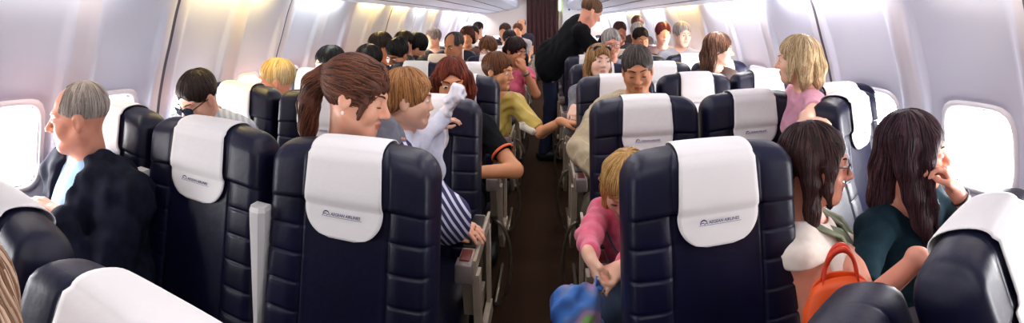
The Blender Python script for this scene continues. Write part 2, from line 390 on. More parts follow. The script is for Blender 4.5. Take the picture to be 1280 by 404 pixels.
for z, w, d, yo in ((.50, .014, .03, 0), (.56, .020, .04, 0), (.84, .050, .055, 0), (.885, .052, .055, .0), (.897, .044, .045, 0)):
    rings.append([(sx * w / 2 * k, sy * d / 2 * j, z) for sx, sy, k, j in ((-1, 1, 1, 1), (-1, -1, 1, .4), (-1, -1, .5, 1), (1, -1, .5, 1), (1, -1, 1, .4), (1, 1, 1, 1))])
b.loft(rings, caps=True, sm=False); ME['stowed'] = b.build('stowed_armrest', M['armwhite'])

ROWY = [1.12 + .81 * k for k in range(13)]
SX = {'La': -.49, 'Lm': -.972, 'Lw': -1.448, 'Ra': .42, 'Rm': .902, 'Rw': 1.378}
seats = {}
TILT = math.radians(7)
def make_seat(x, y, label, rz=0, tilt=TILT, arms=(), aisle=0, drop=0.0, cover=True, group='passenger seats in rows', logo=True):
    """x, y: floor point under the crest of the front face; person side is -y"""
    t = thing('passenger_seat', label, 'seat', (x, y, 0), rz, group)
    base = (0, -.085 + .075, .43 - drop); top_dy = .685 * math.sin(tilt)
    base = (0, .082 - top_dy + .0, .40 - drop)
    br = obj('backrest', ME['backrest'], t, base); br.rotation_euler = (-tilt, 0, 0)
    if not cover: obj('seat_cushion', ME['cushion'], t); obj('seat_frame', ME['frame'], t); return t
    cv = obj('headrest_cover', ME['cover'], t, base); cv.rotation_euler = (-tilt, 0, 0); cv['label'] = 'white linen headrest cover'
    so = cv.modifiers.new('t', 'SOLIDIFY'); so.thickness = .0025; so.offset = 1
    if logo:
        lg = obj('airline_logo', ME['logo'], cv, (-.030, -.0895, SH - .182)); lg['label'] = 'small dark blue airline wording'
    obj('seat_cushion', ME['cushion'], t); obj('seat_frame', ME['frame'], t)
    for a in arms:
        ar = obj('armrest', ME['arm'], t, (a * .241, 0, 0)); obj('armrest_cap', ME['cap'], ar); obj('armrest_pad', ME['pad'], ar)
        if aisle == a:
            obj('ashtray_lid', ME['ash'], ar); obj('side_panel', ME['panel'][a], ar); obj('baggage_bar', ME['bar'][a], t, (a * .255, 0, 0))
    return t
POSN = {'a': 'aisle', 'm': 'middle', 'w': 'window'}
NOTE = {}
SKIP = {(i // 6, ('La', 'Lm', 'Lw', 'Ra', 'Rm', 'Rw')[i % 6]) for i in (45, 46, 50, 51, 53, 56, 57, 59, 62, 63, 65, 68, 69, 70, 73, 75, 76)}
YAW = {('Rm', 0): (.93, 1.42, 38), ('Rw', 0): (1.27, 1.66, 30)}
for r in range(13):
    for col in ('La', 'Lm', 'Lw', 'Ra', 'Rm', 'Rw'):
        if (r, col) in SKIP: continue
        sd = -1 if col[0] == 'L' else 1
        side = 'left' if sd < 0 else 'right'
        lab = NOTE.get((r, col), 'dark navy leather %s seat with white headrest cloth, %s full row on the %s' % (POSN[col[1]], WORD[r], side))
        x, y, rz = YAW.get((col, r), (SX[col], ROWY[r], 0))
        arms = {'a': (-sd, sd), 'm': (sd,), 'w': ()}[col[1]]
        if r == 0: arms = ()
        seats[r, col] = make_seat(x, y, lab, math.radians(rz), arms=arms, aisle=-sd, **(dict(tilt=math.radians(16), drop=.07) if (col, r) == ('Rm', 0) else {}))
# raised armrests between the near left seats
for xx, col in ((-.731, 'La'), (-1.212, 'Lm')):
    o = obj('armrest', ME['stowed'], seats[0, col], (xx - SX[col], -.035, 0)); o['label'] = 'white armrest folded up'
# nearest row, seen from just above, reclined
RC = math.radians(20)
near = [(-.50, .40, 'nearest left seat, big dark crest with white cloth at the bottom left corner', 0),
        (-.985, .42, 'second nearest left seat, dark crest against the leftmost window', 0),
        (.80, .56, 'nearest right seat seen side on with white cloth, at the right edge', 20),
        (.40, .52, 'dark seat crest at the bottom beside the orange bag', 35)]
for x, y, lab, rz in near:
    make_seat(x, y, lab, math.radians(rz), tilt=RC, drop=.10 if rz == 35 else .045, cover=rz != 35, group='nearest seat crests')
# ------------------------------------------------------------------ implicit-surface modelling of people
def unit(v): v = np.asarray(v, float); return v / (np.linalg.norm(v) + 1e-12)
class SDF:
    def __init__(s, lo, hi, h):
        s.lo = np.asarray(lo, float); s.h = h; s.n = np.ceil((np.asarray(hi) - s.lo) / h).astype(int) + 1
        s.F = np.full(s.n, .06, np.float32); s.ax = [s.lo[i] + h * np.arange(s.n[i]) for i in range(3)]
    def sl(s, lo, hi):
        a = np.clip(np.floor((np.asarray(lo) - s.lo) / s.h).astype(int), 0, s.n - 1); b = np.clip(np.ceil((np.asarray(hi) - s.lo) / s.h).astype(int) + 1, 1, s.n)
        if np.any(b <= a): return None
        return tuple(slice(x, y) for x, y in zip(a, b))
    def xyz(s, q): return [s.ax[0][q[0]][:, None, None].astype(np.float32), s.ax[1][q[1]][None, :, None].astype(np.float32), s.ax[2][q[2]][None, None, :].astype(np.float32)]
    def mix(s, q, d, k, sub):
        a = s.F[q]
        if sub:
            d = -d
            if k <= 0: s.F[q] = np.maximum(a, d); return
            h = np.maximum(k - np.abs(a - d), 0) / k; s.F[q] = np.maximum(a, d) + h * h * k * .25
        else:
            if k <= 0: s.F[q] = np.minimum(a, d); return
            h = np.maximum(k - np.abs(a - d), 0) / k; s.F[q] = np.minimum(a, d) - h * h * k * .25
    def cone(s, a, b, ra, rb, k=.015, sub=False):
        a = np.asarray(a, float); b = np.asarray(b, float); m = max(ra, rb) + .05
        q = s.sl(np.minimum(a, b) - m, np.maximum(a, b) + m)
        if q is None: return
        X, Y, Z = s.xyz(q); d = b - a; L = float(d @ d) + 1e-12
        t = np.clip(((X - a[0]) * d[0] + (Y - a[1]) * d[1] + (Z - a[2]) * d[2]) / L, 0, 1)
        r = np.sqrt((X - a[0] - t * d[0]) ** 2 + (Y - a[1] - t * d[1]) ** 2 + (Z - a[2] - t * d[2]) ** 2) - (ra + (rb - ra) * t)
        s.mix(q, r, k, sub)
    def ell(s, c, r, R=None, k=.015, sub=False):
        c = np.asarray(c, float); r = np.asarray(r, float); m = r.max() + .05
        q = s.sl(c - m, c + m)
        if q is None: return
        X, Y, Z = s.xyz(q); X = X - c[0]; Y = Y - c[1]; Z = Z - c[2]
        if R is None: R = np.eye(3)
        u = [X * R[0, i] + Y * R[1, i] + Z * R[2, i] for i in range(3)]
        k0 = np.sqrt(sum((u[i] / r[i]) ** 2 for i in range(3))) + 1e-6; k1 = np.sqrt(sum((u[i] / r[i] ** 2) ** 2 for i in range(3))) + 1e-6
        s.mix(q, k0 * (k0 - 1) / k1, k, sub)
    def half(s, c, n, k=.004, lo=None, hi=None):
        """remove the half space beyond c along n, inside a box"""
        q = s.sl(s.lo if lo is None else lo, s.lo + s.h * s.n if hi is None else hi)
        if q is None: return
        X, Y, Z = s.xyz(q); d = -((X - c[0]) * n[0] + (Y - c[1]) * n[1] + (Z - c[2]) * n[2]); s.mix(q, d, k, True)
    def wrinkle(s, amp, f=22.0, seed=0):
        rg = np.random.default_rng(seed); X, Y, Z = [a.astype(np.float32) for a in np.meshgrid(*s.ax, indexing='ij', sparse=True)]
        w = 0
        for i in range(7):
            d = unit(rg.normal(size=3)) * f * 3.0 * (.4 + .9 * rg.random()); ph = rg.random() * 6
            w = w + np.sin(X * d[0] + Y * d[1] + Z * d[2] + ph + 1.4 * np.sin(Y * f * 1.1 + X * f * .8 - Z * f * .5 + i))
        s.F += (amp * w / 3).astype(np.float32)
    def surf(s):
        F = s.F; ins = F < 0
        c = [ins[i:ins.shape[0] - 1 + i, j:ins.shape[1] - 1 + j, k:ins.shape[2] - 1 + k] for i in (0, 1) for j in (0, 1) for k in (0, 1)]
        anyi = c[0].copy(); alli = c[0].copy()
        for x in c[1:]: anyi |= x; alli &= x
        act = np.argwhere(anyi & ~alli)
        if len(act) == 0: return np.zeros((0, 3)), np.zeros((0, 4), int)
        idm = np.full(anyi.shape, -1, np.int32); idm[tuple(act.T)] = np.arange(len(act))
        val = {}
        for i in (0, 1):
            for j in (0, 1):
                for k in (0, 1): val[i, j, k] = F[act[:, 0] + i, act[:, 1] + j, act[:, 2] + k]
        acc = np.zeros((len(act), 3)); cnt = np.zeros(len(act))
        for a in val:
            for d in range(3):
                if a[d] == 0:
                    b = list(a); b[d] = 1; va, vb = val[a], val[tuple(b)]; m = (va < 0) != (vb < 0)
                    t = np.where(m, va / np.where(m, va - vb, 1), 0); p = np.tile(np.array(a, float), (len(act), 1)); p[:, d] = t
                    acc += p * m[:, None]; cnt += m
        V = s.lo + s.h * (act + acc / cnt[:, None])
        quads = []
        for d in range(3):
            u, v = [(1, 2), (2, 0), (0, 1)][d]
            a = [slice(None)] * 3; b = [slice(None)] * 3; a[d] = slice(0, -1); b[d] = slice(1, None)
            e = np.argwhere(ins[tuple(a)] != ins[tuple(b)])
            lim = np.array(idm.shape); ok = (e[:, u] > 0) & (e[:, v] > 0) & (e[:, u] < lim[u]) & (e[:, v] < lim[v]); e = e[ok]
            def g(du, dv):
                w = e.copy(); w[:, u] += du; w[:, v] += dv; return idm[tuple(w.T)]
            qd = np.stack([g(-1, -1), g(0, -1), g(0, 0), g(-1, 0)], 1); pos = ins[tuple(e.T)]
            qd[~pos] = qd[~pos][:, ::-1]; quads.append(qd)
        Q = np.concatenate(quads); return V, Q[(Q >= 0).all(1)]
    def sample(s, p):
        x = (p - s.lo) / s.h; i = np.clip(np.floor(x).astype(int), 0, s.n - 2); f = np.clip(x - i, 0, 1); o = 0
        for a in (0, 1):
            for b in (0, 1):
                for c in (0, 1):
                    o = o + s.F[i[:, 0] + a, i[:, 1] + b, i[:, 2] + c] * (f[:, 0] if a else 1 - f[:, 0]) * (f[:, 1] if b else 1 - f[:, 1]) * (f[:, 2] if c else 1 - f[:, 2])
        return o
    def grad(s, p):
        e = s.h * 1.5; g = np.stack([s.sample(p + e * np.eye(3)[i]) - s.sample(p - e * np.eye(3)[i]) for i in range(3)], 1)
        return g / (np.linalg.norm(g, axis=1, keepdims=True) + 1e-9)

def rotm(yaw, pitch=0, roll=0):
    """columns: left, forward, up of something that faces -y at yaw 0; +yaw turns towards +x, +pitch nods down, +roll tips towards its own left"""
    y, p, r = [math.radians(a) for a in (yaw, pitch, roll)]
    f = np.array((math.sin(y), -math.cos(y), 0)); l = np.array((math.cos(y), math.sin(y), 0)); u = np.array((0, 0, 1.0))
    f, u = f * math.cos(p) - u * math.sin(p), u * math.cos(p) + f * math.sin(p)
    l, u = l * math.cos(r) - u * math.sin(r), u * math.cos(r) + l * math.sin(r)
    return np.stack([l, f, u], 1)
def ik(S, H, L1, L2, hint):
    d = H - S; D = np.linalg.norm(d)
    if D > (L1 + L2) * .995: H = S + d / D * (L1 + L2) * .995; d = H - S; D = np.linalg.norm(d)
    a = (L1 * L1 - L2 * L2 + D * D) / (2 * D); h = math.sqrt(max(0, L1 * L1 - a * a)); n = unit(d); hv = np.asarray(hint, float); hv = unit(hv - n * (hv @ n))
    return S + n * a + hv * h, H

def hand_prims(W, d, n, sc, curl, mirror):
    """palm, five bent fingers. W wrist, d finger direction, n palm normal; mirror +1: thumb on +d x n"""
    d = unit(d); n = np.asarray(n, float); n = unit(n - d * (n @ d)); s = np.cross(d, n) * mirror; out = []
    def pt(a, b, c): return W + sc * (a * d + b * s + c * n)
    out.append((pt(-.02, 0, 0), pt(.025, .004, 0), .024 * sc, .021 * sc, .012))
    K = []
    for b, kl in ((.031, .082), (.011, .087), (-.010, .084), (-.030, .076)):
        out.append((pt(.015, b * .55, 0), pt(kl, b, -.002), .0150 * sc, .0105 * sc, .010)); K.append(pt(kl, b, -.002))
    for (b, L), k0 in zip(((.031, .072), (.011, .080), (-.010, .075), (-.030, .058)), K):
        p = k0; ang = curl * .55; fan = b * 1.6
        for i, fr in enumerate((.44, .31, .25)):
            dr = unit(d * math.cos(ang) + n * math.sin(ang) + s * fan * math.cos(ang)); q = p + dr * L * fr * sc
            out.append((p, q, (.0092 - .0008 * i) * sc, (.0086 - .0011 * i) * sc, .0035)); p = q; ang += curl * (.75 if i == 0 else .5)
    t0 = pt(.018, .026, .004); t1 = pt(.052, .048, .014); t2 = pt(.080, .050 - .012 * curl, .022 + .012 * curl); t3 = pt(.102, .045 - .022 * curl, .026 + .016 * curl)
    out += [(t0, t1, .0145 * sc, .0115 * sc, .010), (t1, t2, .0110 * sc, .0100 * sc, .004), (t2, t3, .0098 * sc, .0078 * sc, .004)]
    return out

SKIN = {}
def skin(key):
    if key not in SKIN:
        c = {'fair': 'e2a98c', 'pale': 'e8bda6', 'tan': 'c98a63', 'warm': 'd39468', 'ruddy': 'd9977c', 'child': 'efbfa2', 'rose': 'dd9b82'}[key]
        base = np.array(hexc(c))
        SKIN[key] = (mat('skin ' + key, tuple(base), .5, noise=35, col2=tuple(base * np.array((1.04, .93, .9))), sss=.12, bump=.08, bscale=260),
                     mat('lips ' + key, tuple(base * np.array((.80, .48, .48))), .4))
    return SKIN[key]
HAIRM = {}; HAIRX = {}
def hairm(c1, c2):
    if (c1, c2) not in HAIRM:
        HAIRM[c1, c2] = mat('hair ' + c1, tuple(.8 * a + .2 * b for a, b in zip(hexc(c1), hexc(c2))), .42, noise=1.0, col2=tuple(.6 * a + .4 * b for a, b in zip(hexc(c1), hexc(c2))), stretch=(60, 60, 60), spec=.2)
        HAIRX[HAIRM[c1, c2].name] = [mat('hair strand ' + c1 + str(i), tuple((1 - k) * a + k * b for a, b in zip(hexc(c1), hexc(c2))), 0.5, spec=.25) for i, k in enumerate((-.0, .5, 1.0))]
    return HAIRM[c1, c2]
M['eyewhite'] = mat('eye white', hexc('e8e2de'), .25); M['iris'] = mat('iris', hexc('2a1a12'), .2); M['brow'] = {}
M['lens'] = mat('dark lens', hexc('101522'), .12); M['wire'] = mat('spectacle frame', hexc('4a3a30'), .35, metal=.6)
q = N('clear lens'); q.b.inputs['Base Color'].default_value = (.95, .96, .98, 1); q.b.inputs['Roughness'].default_value = .03; q.b.inputs['Transmission Weight'].default_value = 1; q.b.inputs['IOR'].default_value = 1.05; M['clear'] = q.m
CLOTH = {}
def cloth(h, h2=None, rough=.9):
    if (h, h2) not in CLOTH: CLOTH[h, h2] = mat('cloth ' + h, hexc(h), rough, noise=40, col2=hexc(h2 or h), bump=.25, bscale=500, sheen=.08 if sum(hexc(h)) > .25 else 0, spec=.5 if sum(hexc(h)) > .25 else .15)
    return CLOTH[h, h2]

def head_prims(S, T, hs, R, child=0, nose=1.0, fem=0, mouth=0, fat=1.0):
    """T maps head-local (left, forward, up) to world"""
    c = lambda a, b, ra, rb, k=.012, sub=False: S.cone(T(a), T(b), ra * hs, rb * hs, k * hs, sub)
    e = lambda p, r, k=.015, sub=False: S.ell(T(p), np.array(r) * hs, R, k * hs, sub)
    jw = .052 if fem or child else .056
    e((0, -.018, .034), (.076, .096, .083)); e((0, .028, -.028), (.060 * fat, .060, .084), .025)
    for s in (-1, 1):
        c((s * jw * fat, -.004, -.050), (s * .016, .062, -.096), .020, .016, .03)
        e((s * .038, .058, -.030), (.026 * fat, .024, .028), .02)
        c((s * .006, .083, .024), (s * .046, .068, .026), .009, .008, .016)
        e((s * .032, .101, .003), (.017, .014, .011), .014, True)
        e((s * .031, .0725, .0015), (.0150, .0140, .0135), .004)
        if not child: e((s * .0775, -.010, -.006), (.009, .021, .031), .006); e((s * .090, -.002, -.004), (.010, .012, .020), .006, True)
        else: e((s * .0775, -.010, -.012), (.011, .022, .032), .006); e((s * .092, -.002, -.010), (.010, .013, .020), .006, True)
    c((0, .058, -.098), (0, .062, -.090), .017, .018, .03)
    n = nose
    c((0, .083, .012), (0, .083 + .022 * n, -.026), .0085, .0115, .010); e((0, .084 + .024 * n, -.030), (.0125, .012, .0105), .008)
    for s in (-1, 1): e((s * .0125, .084 + .010 * n, -.034), (.0085, .0105, .008), .006)
    c((-.019, .080, -.0615), (0, .0895, -.0585), .0055, .0068, .006); c((.019, .080, -.0615), (0, .0895, -.0585), .0055, .0068, .006)
    c((-.016, .080, -.070), (.016, .080, -.070), .0068, .0068, .008); c((0, .085, -.0705), (0, .0855, -.0705), .0075, .0075, .006)
    c((-.020, .0925, -.0648), (.020, .0925, -.0648), .0022, .0022, .003, True)
    if child: e((0, .035, -.045), (.062, .045, .05), .02)

def tubes(paths, radii, nside=4):
    """paths (n, m, 3) -> one array of thin tapering tubes"""
    n, m, _ = paths.shape; d = np.gradient(paths, axis=1); d /= np.linalg.norm(d, axis=2, keepdims=True) + 1e-9
    a = np.cross(d, np.array((.31, .17, .93))); a /= np.linalg.norm(a, axis=2, keepdims=True) + 1e-9; b = np.cross(d, a)
    ang = np.linspace(0, 2 * pi, nside, endpoint=False)
    V = paths[:, :, None, :] + radii[None, :, None, None] * (np.cos(ang)[None, None, :, None] * a[:, :, None, :] + np.sin(ang)[None, None, :, None] * b[:, :, None, :])
    g = np.arange(n * m * nside).reshape(n, m, nside); r = np.roll(g, -1, 2)
    F_ = np.stack([g[:, :-1], r[:, :-1], r[:, 1:], g[:, 1:]], -1).reshape(-1, 4); return V.reshape(-1, 3), F_

def hair_mesh(name, T, R, hs, style, m, h, chains=(), fringe=0, strands=260, thick=1.0, top=1.0, seed=1, cut=None, flowto=None, hl=.062):
    """style: short | receding | bald | cap | bun ; chains: lists of (local point, radius); strands follow the hair surface"""
    rg = np.random.default_rng(seed)
    pts = [T((x, y, z)) for x in (-.15, .15) for y in (-.16, .15) for z in (-.14, .17)]
    for ch in chains:
        for p, r in ch: pts += [T(p) + (r * hs + .03), T(p) - (r * hs + .03)]
    pts = np.array(pts); S = SDF(pts.min(0) - .01, pts.max(0) + .01, h)
    e = lambda p, r, k=.012, sub=False: S.ell(T(p), np.array(r) * hs, R, k * hs, sub)
    t = .007 * thick
    if style in ('short', 'receding', 'bald'): e((0, -.020, .046), (.075 + t * .8, .096 + t * .8, .080 + t * top * .8))
    else: e((0, -.018, .036), (.076 + t, .098 + t, .084 + t * top))
    if style == 'receding': e((0, .105, .075), (.062, .120, .075), .008, True); e((0, .03, .14), (.035, .07, .030), .01, True)
    elif style == 'bald': e((0, .02, .12), (.075, .12, .085), .01, True); e((0, .105, .03), (.08, .11, .09), .01, True)
    e((0, .098, hl - .110), (.066, .070, .110), .006, True)
    if style in ('short', 'receding', 'bald'):
        S.half(T((0, 0, -.060)), -R[:, 2], .004)
        for s in (-1, 1): e((s * .088, .012, -.035), (.022, .038, .048), .006, True); e((s * .07, .06, -.05), (.04, .062, .06), .006, True)
    if style == 'cap':
        S.half(T((0, 0, -.085)), -R[:, 2], .004)
        for s in (-1, 1): e((s * .085, .03, -.045), (.022, .034, .05), .006, True)
    if fringe:
        for s in (-1, -.33, .33, 1):
            S.cone(T((s * .030, .050, .098)), T((s * .048, .086 - .014 * abs(s), .040)), .016 * hs, .010 * hs, .012 * hs)
    for ch in chains:
        for (p, r), (p2, r2) in zip(ch[:-1], ch[1:]): S.cone(T(p), T(p2), r * hs, r2 * hs, .015 * hs)
    if cut is not None: cut(S)
    V, Q = S.surf(); 
    loc = (V - T((0, 0, 0))) @ R / hs
    nrm = S.grad(V); az = np.arctan2(loc[:, 0], loc[:, 1]); 
    dsp = (np.sin(az * 23 + loc[:, 2] * 25) + np.sin(az * 41 - loc[:, 2] * 38 + 1) * .7 + np.sin(loc[:, 0] * 190 + loc[:, 2] * 22) * .6) * .0005 * hs
    V = V + nrm * dsp[:, None]; parts = [(V, Q)]
    midx = None
    if strands and len(V):
        strands = int(strands * 2.2)
        k = rg.choice(len(V), min(strands, len(V)), replace=False); k = k[nrm[k] @ R[:, 2] > -.5]; p = V[k].copy(); paths = [p.copy()]
        step = .011 * hs; crown = T((0, -.05, .12))
        for i in range(9):
            g = S.grad(p); fl = -R[:, 2][None, :] * .9 - np.array((0, 0, .5)) + .8 * (p - crown) / (np.linalg.norm(p - crown, axis=1, keepdims=True) + 1e-6)
            if flowto is not None:
                w = T(flowto) - p; fl = np.where((np.linalg.norm(w, axis=1, keepdims=True) > .03) & (((p - T((0, 0, 0))) @ R[:, 2])[:, None] > -.06), w / (np.linalg.norm(w, axis=1, keepdims=True) + 1e-6), fl)
            fl = fl + rg.normal(size=fl.shape) * .12; fl = fl - g * (fl * g).sum(1, keepdims=True); fl /= np.linalg.norm(fl, axis=1, keepdims=True) + 1e-9
            p = p + fl * step; d = S.sample(p); p = p - g * np.clip(d - .0012, -.006, .006)[:, None]; paths.append(p.copy())
        pa = np.stack(paths, 1); rr = np.array([.0006, .0014, .0019, .0021, .0021, .0021, .0019, .0016, .0011, .0004]) * hs * (1.1 if h < .006 else 1.6)
        tv, tf = tubes(pa, rr, 4); parts.append((tv, tf)); per = len(tf) // len(pa)
        midx = np.concatenate([np.zeros(len(Q), int), np.repeat(rg.integers(1, 4, len(pa)), per)])
    off = 0; VV = []; FF = []
    for v, f in parts: VV.append(v); FF.append(f + off); off += len(v)
    return mesh_np(name, np.concatenate(VV), np.concatenate(FF), [m] + HAIRX[m.name], midx=midx)

def person(label, head, yaw=0, pitch=0, roll=0, hip=None, tyaw=0, hs=1.0, sc=1.0, fem=0, child=0, sk='fair', h=.006, hair=None, shirt=None, pants='20222c',
           arms=None, sleeve=.5, nose=1.0, brows=None, glasses=None, eyes='open', neckcut=.0, standing=None, cat='person', group=None, fat=1.0, wr=.004, collar=None, seed=1, legs=True, name='person', vneck=None, nd=.11, low=.07):
    """head: centre of the head (eye line). arms: {+1 left / -1 right: dict(hand, hint, d, n, curl)}"""
    head = np.asarray(head, float); R = rotm(yaw, pitch, roll); T = lambda p: head + R @ (np.asarray(p, float) * hs)
    Rt = rotm(tyaw); l, f = Rt[:, 0], Rt[:, 1]; up = np.array((0, 0, 1.0))
    hip = np.asarray(hip, float) if hip is not None else np.array((head[0], head[1] + .0, .50)) - f * .10 * sc
    skull = T((0, -.022, -.045)); neck = skull - up * (nd if not child else .07) * hs - f * .022 * hs - R[:, 2] * .015 * hs
    ax = unit(neck - hip); fwd = unit(f - ax * (f @ ax)); sh = {}
    chest = neck - ax * .17 * sc + fwd * .012; wsh = (.150 if fem else .172) * sc * (.92 if child else 1)
    Rb = np.stack([l, fwd, ax], 1)
    for s in (-1, 1): sh[s] = neck - ax * .062 * sc + s * l * wsh
    base = thing(name, label, cat, (hip[0], hip[1], 0), 0, group); org = np.array((hip[0], hip[1], 0))
    A = {}
    for s in (-1, 1):
        a = (arms or {}).get(s) or {}
        L1, L2 = .285 * sc, .245 * sc
        H = np.asarray(a['hand'], float) if 'hand' in a else sh[s] - ax * .36 * sc + f * .27 * sc - s * l * .06 * sc
        hint = a.get('hint', (-up * 1.0 + s * l * .12 - f * .5)); E_, H = ik(sh[s], H, L1, L2, hint)
        d = np.asarray(a.get('d', unit(H - E_)), float); n = np.asarray(a.get('n', -up), float)
        A[s] = (E_, H, d, n, a.get('curl', .5), a.get('mirror', None))
    if standing is not None: feet = standing
    legp = {}
    for s in (-1, 1):
        hp = hip + s * l * .085 * sc
        if standing is None: kn = hip + s * l * .11 * sc + f * .42 * sc + up * .03; ft = kn * np.array((1, 1, 0)) + up * .06 + f * .03 * sc if sc > .8 else kn - up * .38 * sc + f * .04
        else: kn, ft = feet[s]
        legp[s] = (hp, np.asarray(kn, float), np.asarray(ft, float))
    allp = [head + .17 * hs, head - .17 * hs, hip - .2, hip + .2] + [p + q for s in (-1, 1) for p in list(A[s][:2]) + [A[s][1] + A[s][2] * .2 * sc] + ([x for x in legp[s]] if legs else []) for q in (.12, -.12)] + [sh[s] + q for s in (-1, 1) for q in (.13, -.13)]
    lo, hi = np.min(allp, 0), np.max(allp, 0); lo[2] = max(lo[2], -.02)
    while np.prod((hi - lo) / h) > 9e6: h *= 1.06
    def torso(S, g, k=.03):
        S.ell(chest, np.array((.152 if fem else .168, .100 if fem else .112, .19)) * sc + g, Rb, k)
        S.ell(hip + ax * .17 * sc + fwd * .015, np.array((.135 * fat, .105 * fat, .17)) * sc + g, Rb, .05)
        S.ell(hip + ax * .02, np.array((.168, .125, .13)) * sc + g, Rb, .05)
        S.cone(neck - ax * .05 * sc - l * .10 * sc, neck - ax * .05 * sc + l * .10 * sc, .052 * sc + g, .052 * sc + g, .04)
        for s in (-1, 1): S.cone(neck - ax * .012 * sc + s * l * .03, sh[s] + ax * .005, .040 * sc + g, .052 * sc + g, .03)
        if fem and not child:
            for s in (-1, 1): S.ell(chest + s * l * .07 * sc + fwd * .085 * sc - ax * .02 * sc, np.array((.062, .055, .065)) * sc + g, Rb, .03)
    def limb(S, s, g, t):
        E_, H, *_ = A[s]; r0 = (.042 if fem else .048) * sc; r1 = (.036 if fem else .040) * sc; r2 = .026 * sc
        t1 = min(t, 1.0); q = sh[s] + (E_ - sh[s]) * t1; S.cone(sh[s], q, r0 + g, r0 + (r1 - r0) * t1 + g, .02)
        if t > 1:
            u = t - 1; S.cone(E_, E_ + (H - E_) * u, r1 + g, r1 + (r2 - r1) * u + g, .02)
    # ---- body
    S = SDF(lo, hi, h)
    head_prims(S, T, hs, R, child, nose, fem, fat=1 + (fat - 1) * .4)
    S.cone(skull, neck - ax * .02, (.050 if fem or child else .058) * hs, (.054 if fem or child else .064) * hs, .03)
    torso(S, 0)
    for s in (-1, 1):
        limb(S, s, 0, 2.0); E_, H, d, n, cu, mir = A[s]
        if cu is not None:
            mm = mir if mir is not None else (1 if (np.cross(unit(d), n) @ (-s * l)) >= 0 else -1)
            for a_, b_, ra, rb, k in hand_prims(H, d, n, sc * (.92 if fem else 1), cu, mm): S.cone(a_, b_, ra, rb, k)
    if legs:
        for s in (-1, 1):
            hp, kn, ft = legp[s]; S.cone(hp, kn, .078 * sc, .054 * sc, .03); S.cone(kn, ft, .052 * sc, .036 * sc, .02); S.cone(ft - up * .02, ft + f * .14 * sc - up * .035, .036 * sc, .028 * sc, .015)
    V, Q = S.surf(); sm, lm = skin(sk)
    cl = (V[Q].mean(1) - head) @ R / hs
    lipm = (np.abs(cl[:, 0]) < .0225 - .25 * np.abs(cl[:, 2] + .065)) & (cl[:, 1] > .074) & (np.abs(cl[:, 2] + .0652) < .0105 - .0045 * np.abs(cl[:, 0]) / .022)
    obj('body', mesh_np('body', V - org, Q, [sm, lm], midx=lipm.astype(int)), base)
    # ---- eyes, brows
    if h < .012:
        for s in (-1, 1):
            u, v = np.meshgrid(np.linspace(0, 2 * pi, 16, endpoint=False), np.linspace(0, pi, 12), indexing='ij')
            r = .0128 * hs; d_ = np.stack([np.sin(v) * np.cos(u), np.cos(v), np.sin(v) * np.sin(u)], -1).reshape(-1, 3)
            if eyes == 'open': d_s = d_ * np.array((1.05, 1.0, .62)); ctr = (s * .031, .0775, .001)
            else: d_s = d_ * np.array((1.0, .6, .16)); ctr = (s * .031, .0835, -.007)
            g = grid_faces(16, 12, True); W = np.array([T(np.array(ctr) + x * r / hs) for x in d_s]) - org
            fi = (d_[g].mean(1)[:, 1] > .86).astype(int) if eyes == 'open' else np.ones(len(g), int)
            eo = obj('eye', mesh_np('eye', W, g, [M['eyewhite'], M['iris']], midx=fi), base)
            bm_ = brows or (hair or {}).get('m') or M['iris']; b = MB()
            b.tube([T((s * (.010 + .040 * t), .0915 - .020 * t * t, .021 + .007 * math.sin(t * 2.4))) - org for t in np.linspace(0, 1, 6)], [x * hs for x in (.0020, .0034, .0036, .0032, .0026, .0012)], 6)
            obj('eyebrow', b.build('eyebrow', bm_), base)
    # ---- hair
    if hair:
        hp = dict(hair); m = hp.pop('m'); style = hp.pop('style'); nm = hp.pop('part', 'hair')
        me = hair_mesh('hair', T, R, hs, style, m, min(h, .009) * .9 if h > .007 else h * .85, seed=seed, **hp)
        for v in me.vertices: pass
        me.transform(Matrix.Translation(Vector(-org))); obj(nm, me, base)
    # ---- clothes
    if shirt is not None:
        G = .009 * sc + .002
        S = SDF(lo, hi, h); torso(S, G)
        sl = sleeve if isinstance(sleeve, dict) else {-1: sleeve, 1: sleeve}
        for s in (-1, 1): limb(S, s, G + .002, sl[s])
        if wr: S.wrinkle(wr, 26, seed)
        S.cone(neck + ax * .0, skull + ax * .1, (.058 + neckcut) * hs, (.085 + neckcut) * hs, .006, True)
        if vneck: S.cone(neck + fwd * .07, neck + fwd * .10 - ax * vneck, .045 * hs, .010, .006, True)
        for s in (-1, 1):
            E_, H = A[s][:2]; t = sl[s]
            if t <= 1: q, dd = sh[s] + (E_ - sh[s]) * t, unit(E_ - sh[s])
            else: q, dd = E_ + (H - E_) * (t - 1), unit(H - E_)
            if t < 1.5: S.half(q + dd * .006, dd, .003, q - .085 * sc, q + .085 * sc)
        S.half(hip - ax * low, -ax, .004)
        V, Q = S.surf(); obj('shirt', mesh_np('shirt', V - org, Q, shirt), base)
        if collar is not None:
            b = MB(); n_ = 22
            def cr(rad, zz, open_): return [neck + ax * (zz + .02 * math.cos(t)) + rad * (math.sin(t) * l * .98 - math.cos(t) * fwd * 1.0) - org for t in np.linspace(-pi + open_, pi - open_, n_)]
            b.loft([cr(.078 * hs, -.035, .12), cr(.073 * hs, .018, .16), cr(.080 * hs, .020, .17), cr(.098 * hs, -.030, .30)], closed=False)
            me = b.build('collar', collar); o = obj('collar', me, base); so = o.modifiers.new('t', 'SOLIDIFY'); so.thickness = .003
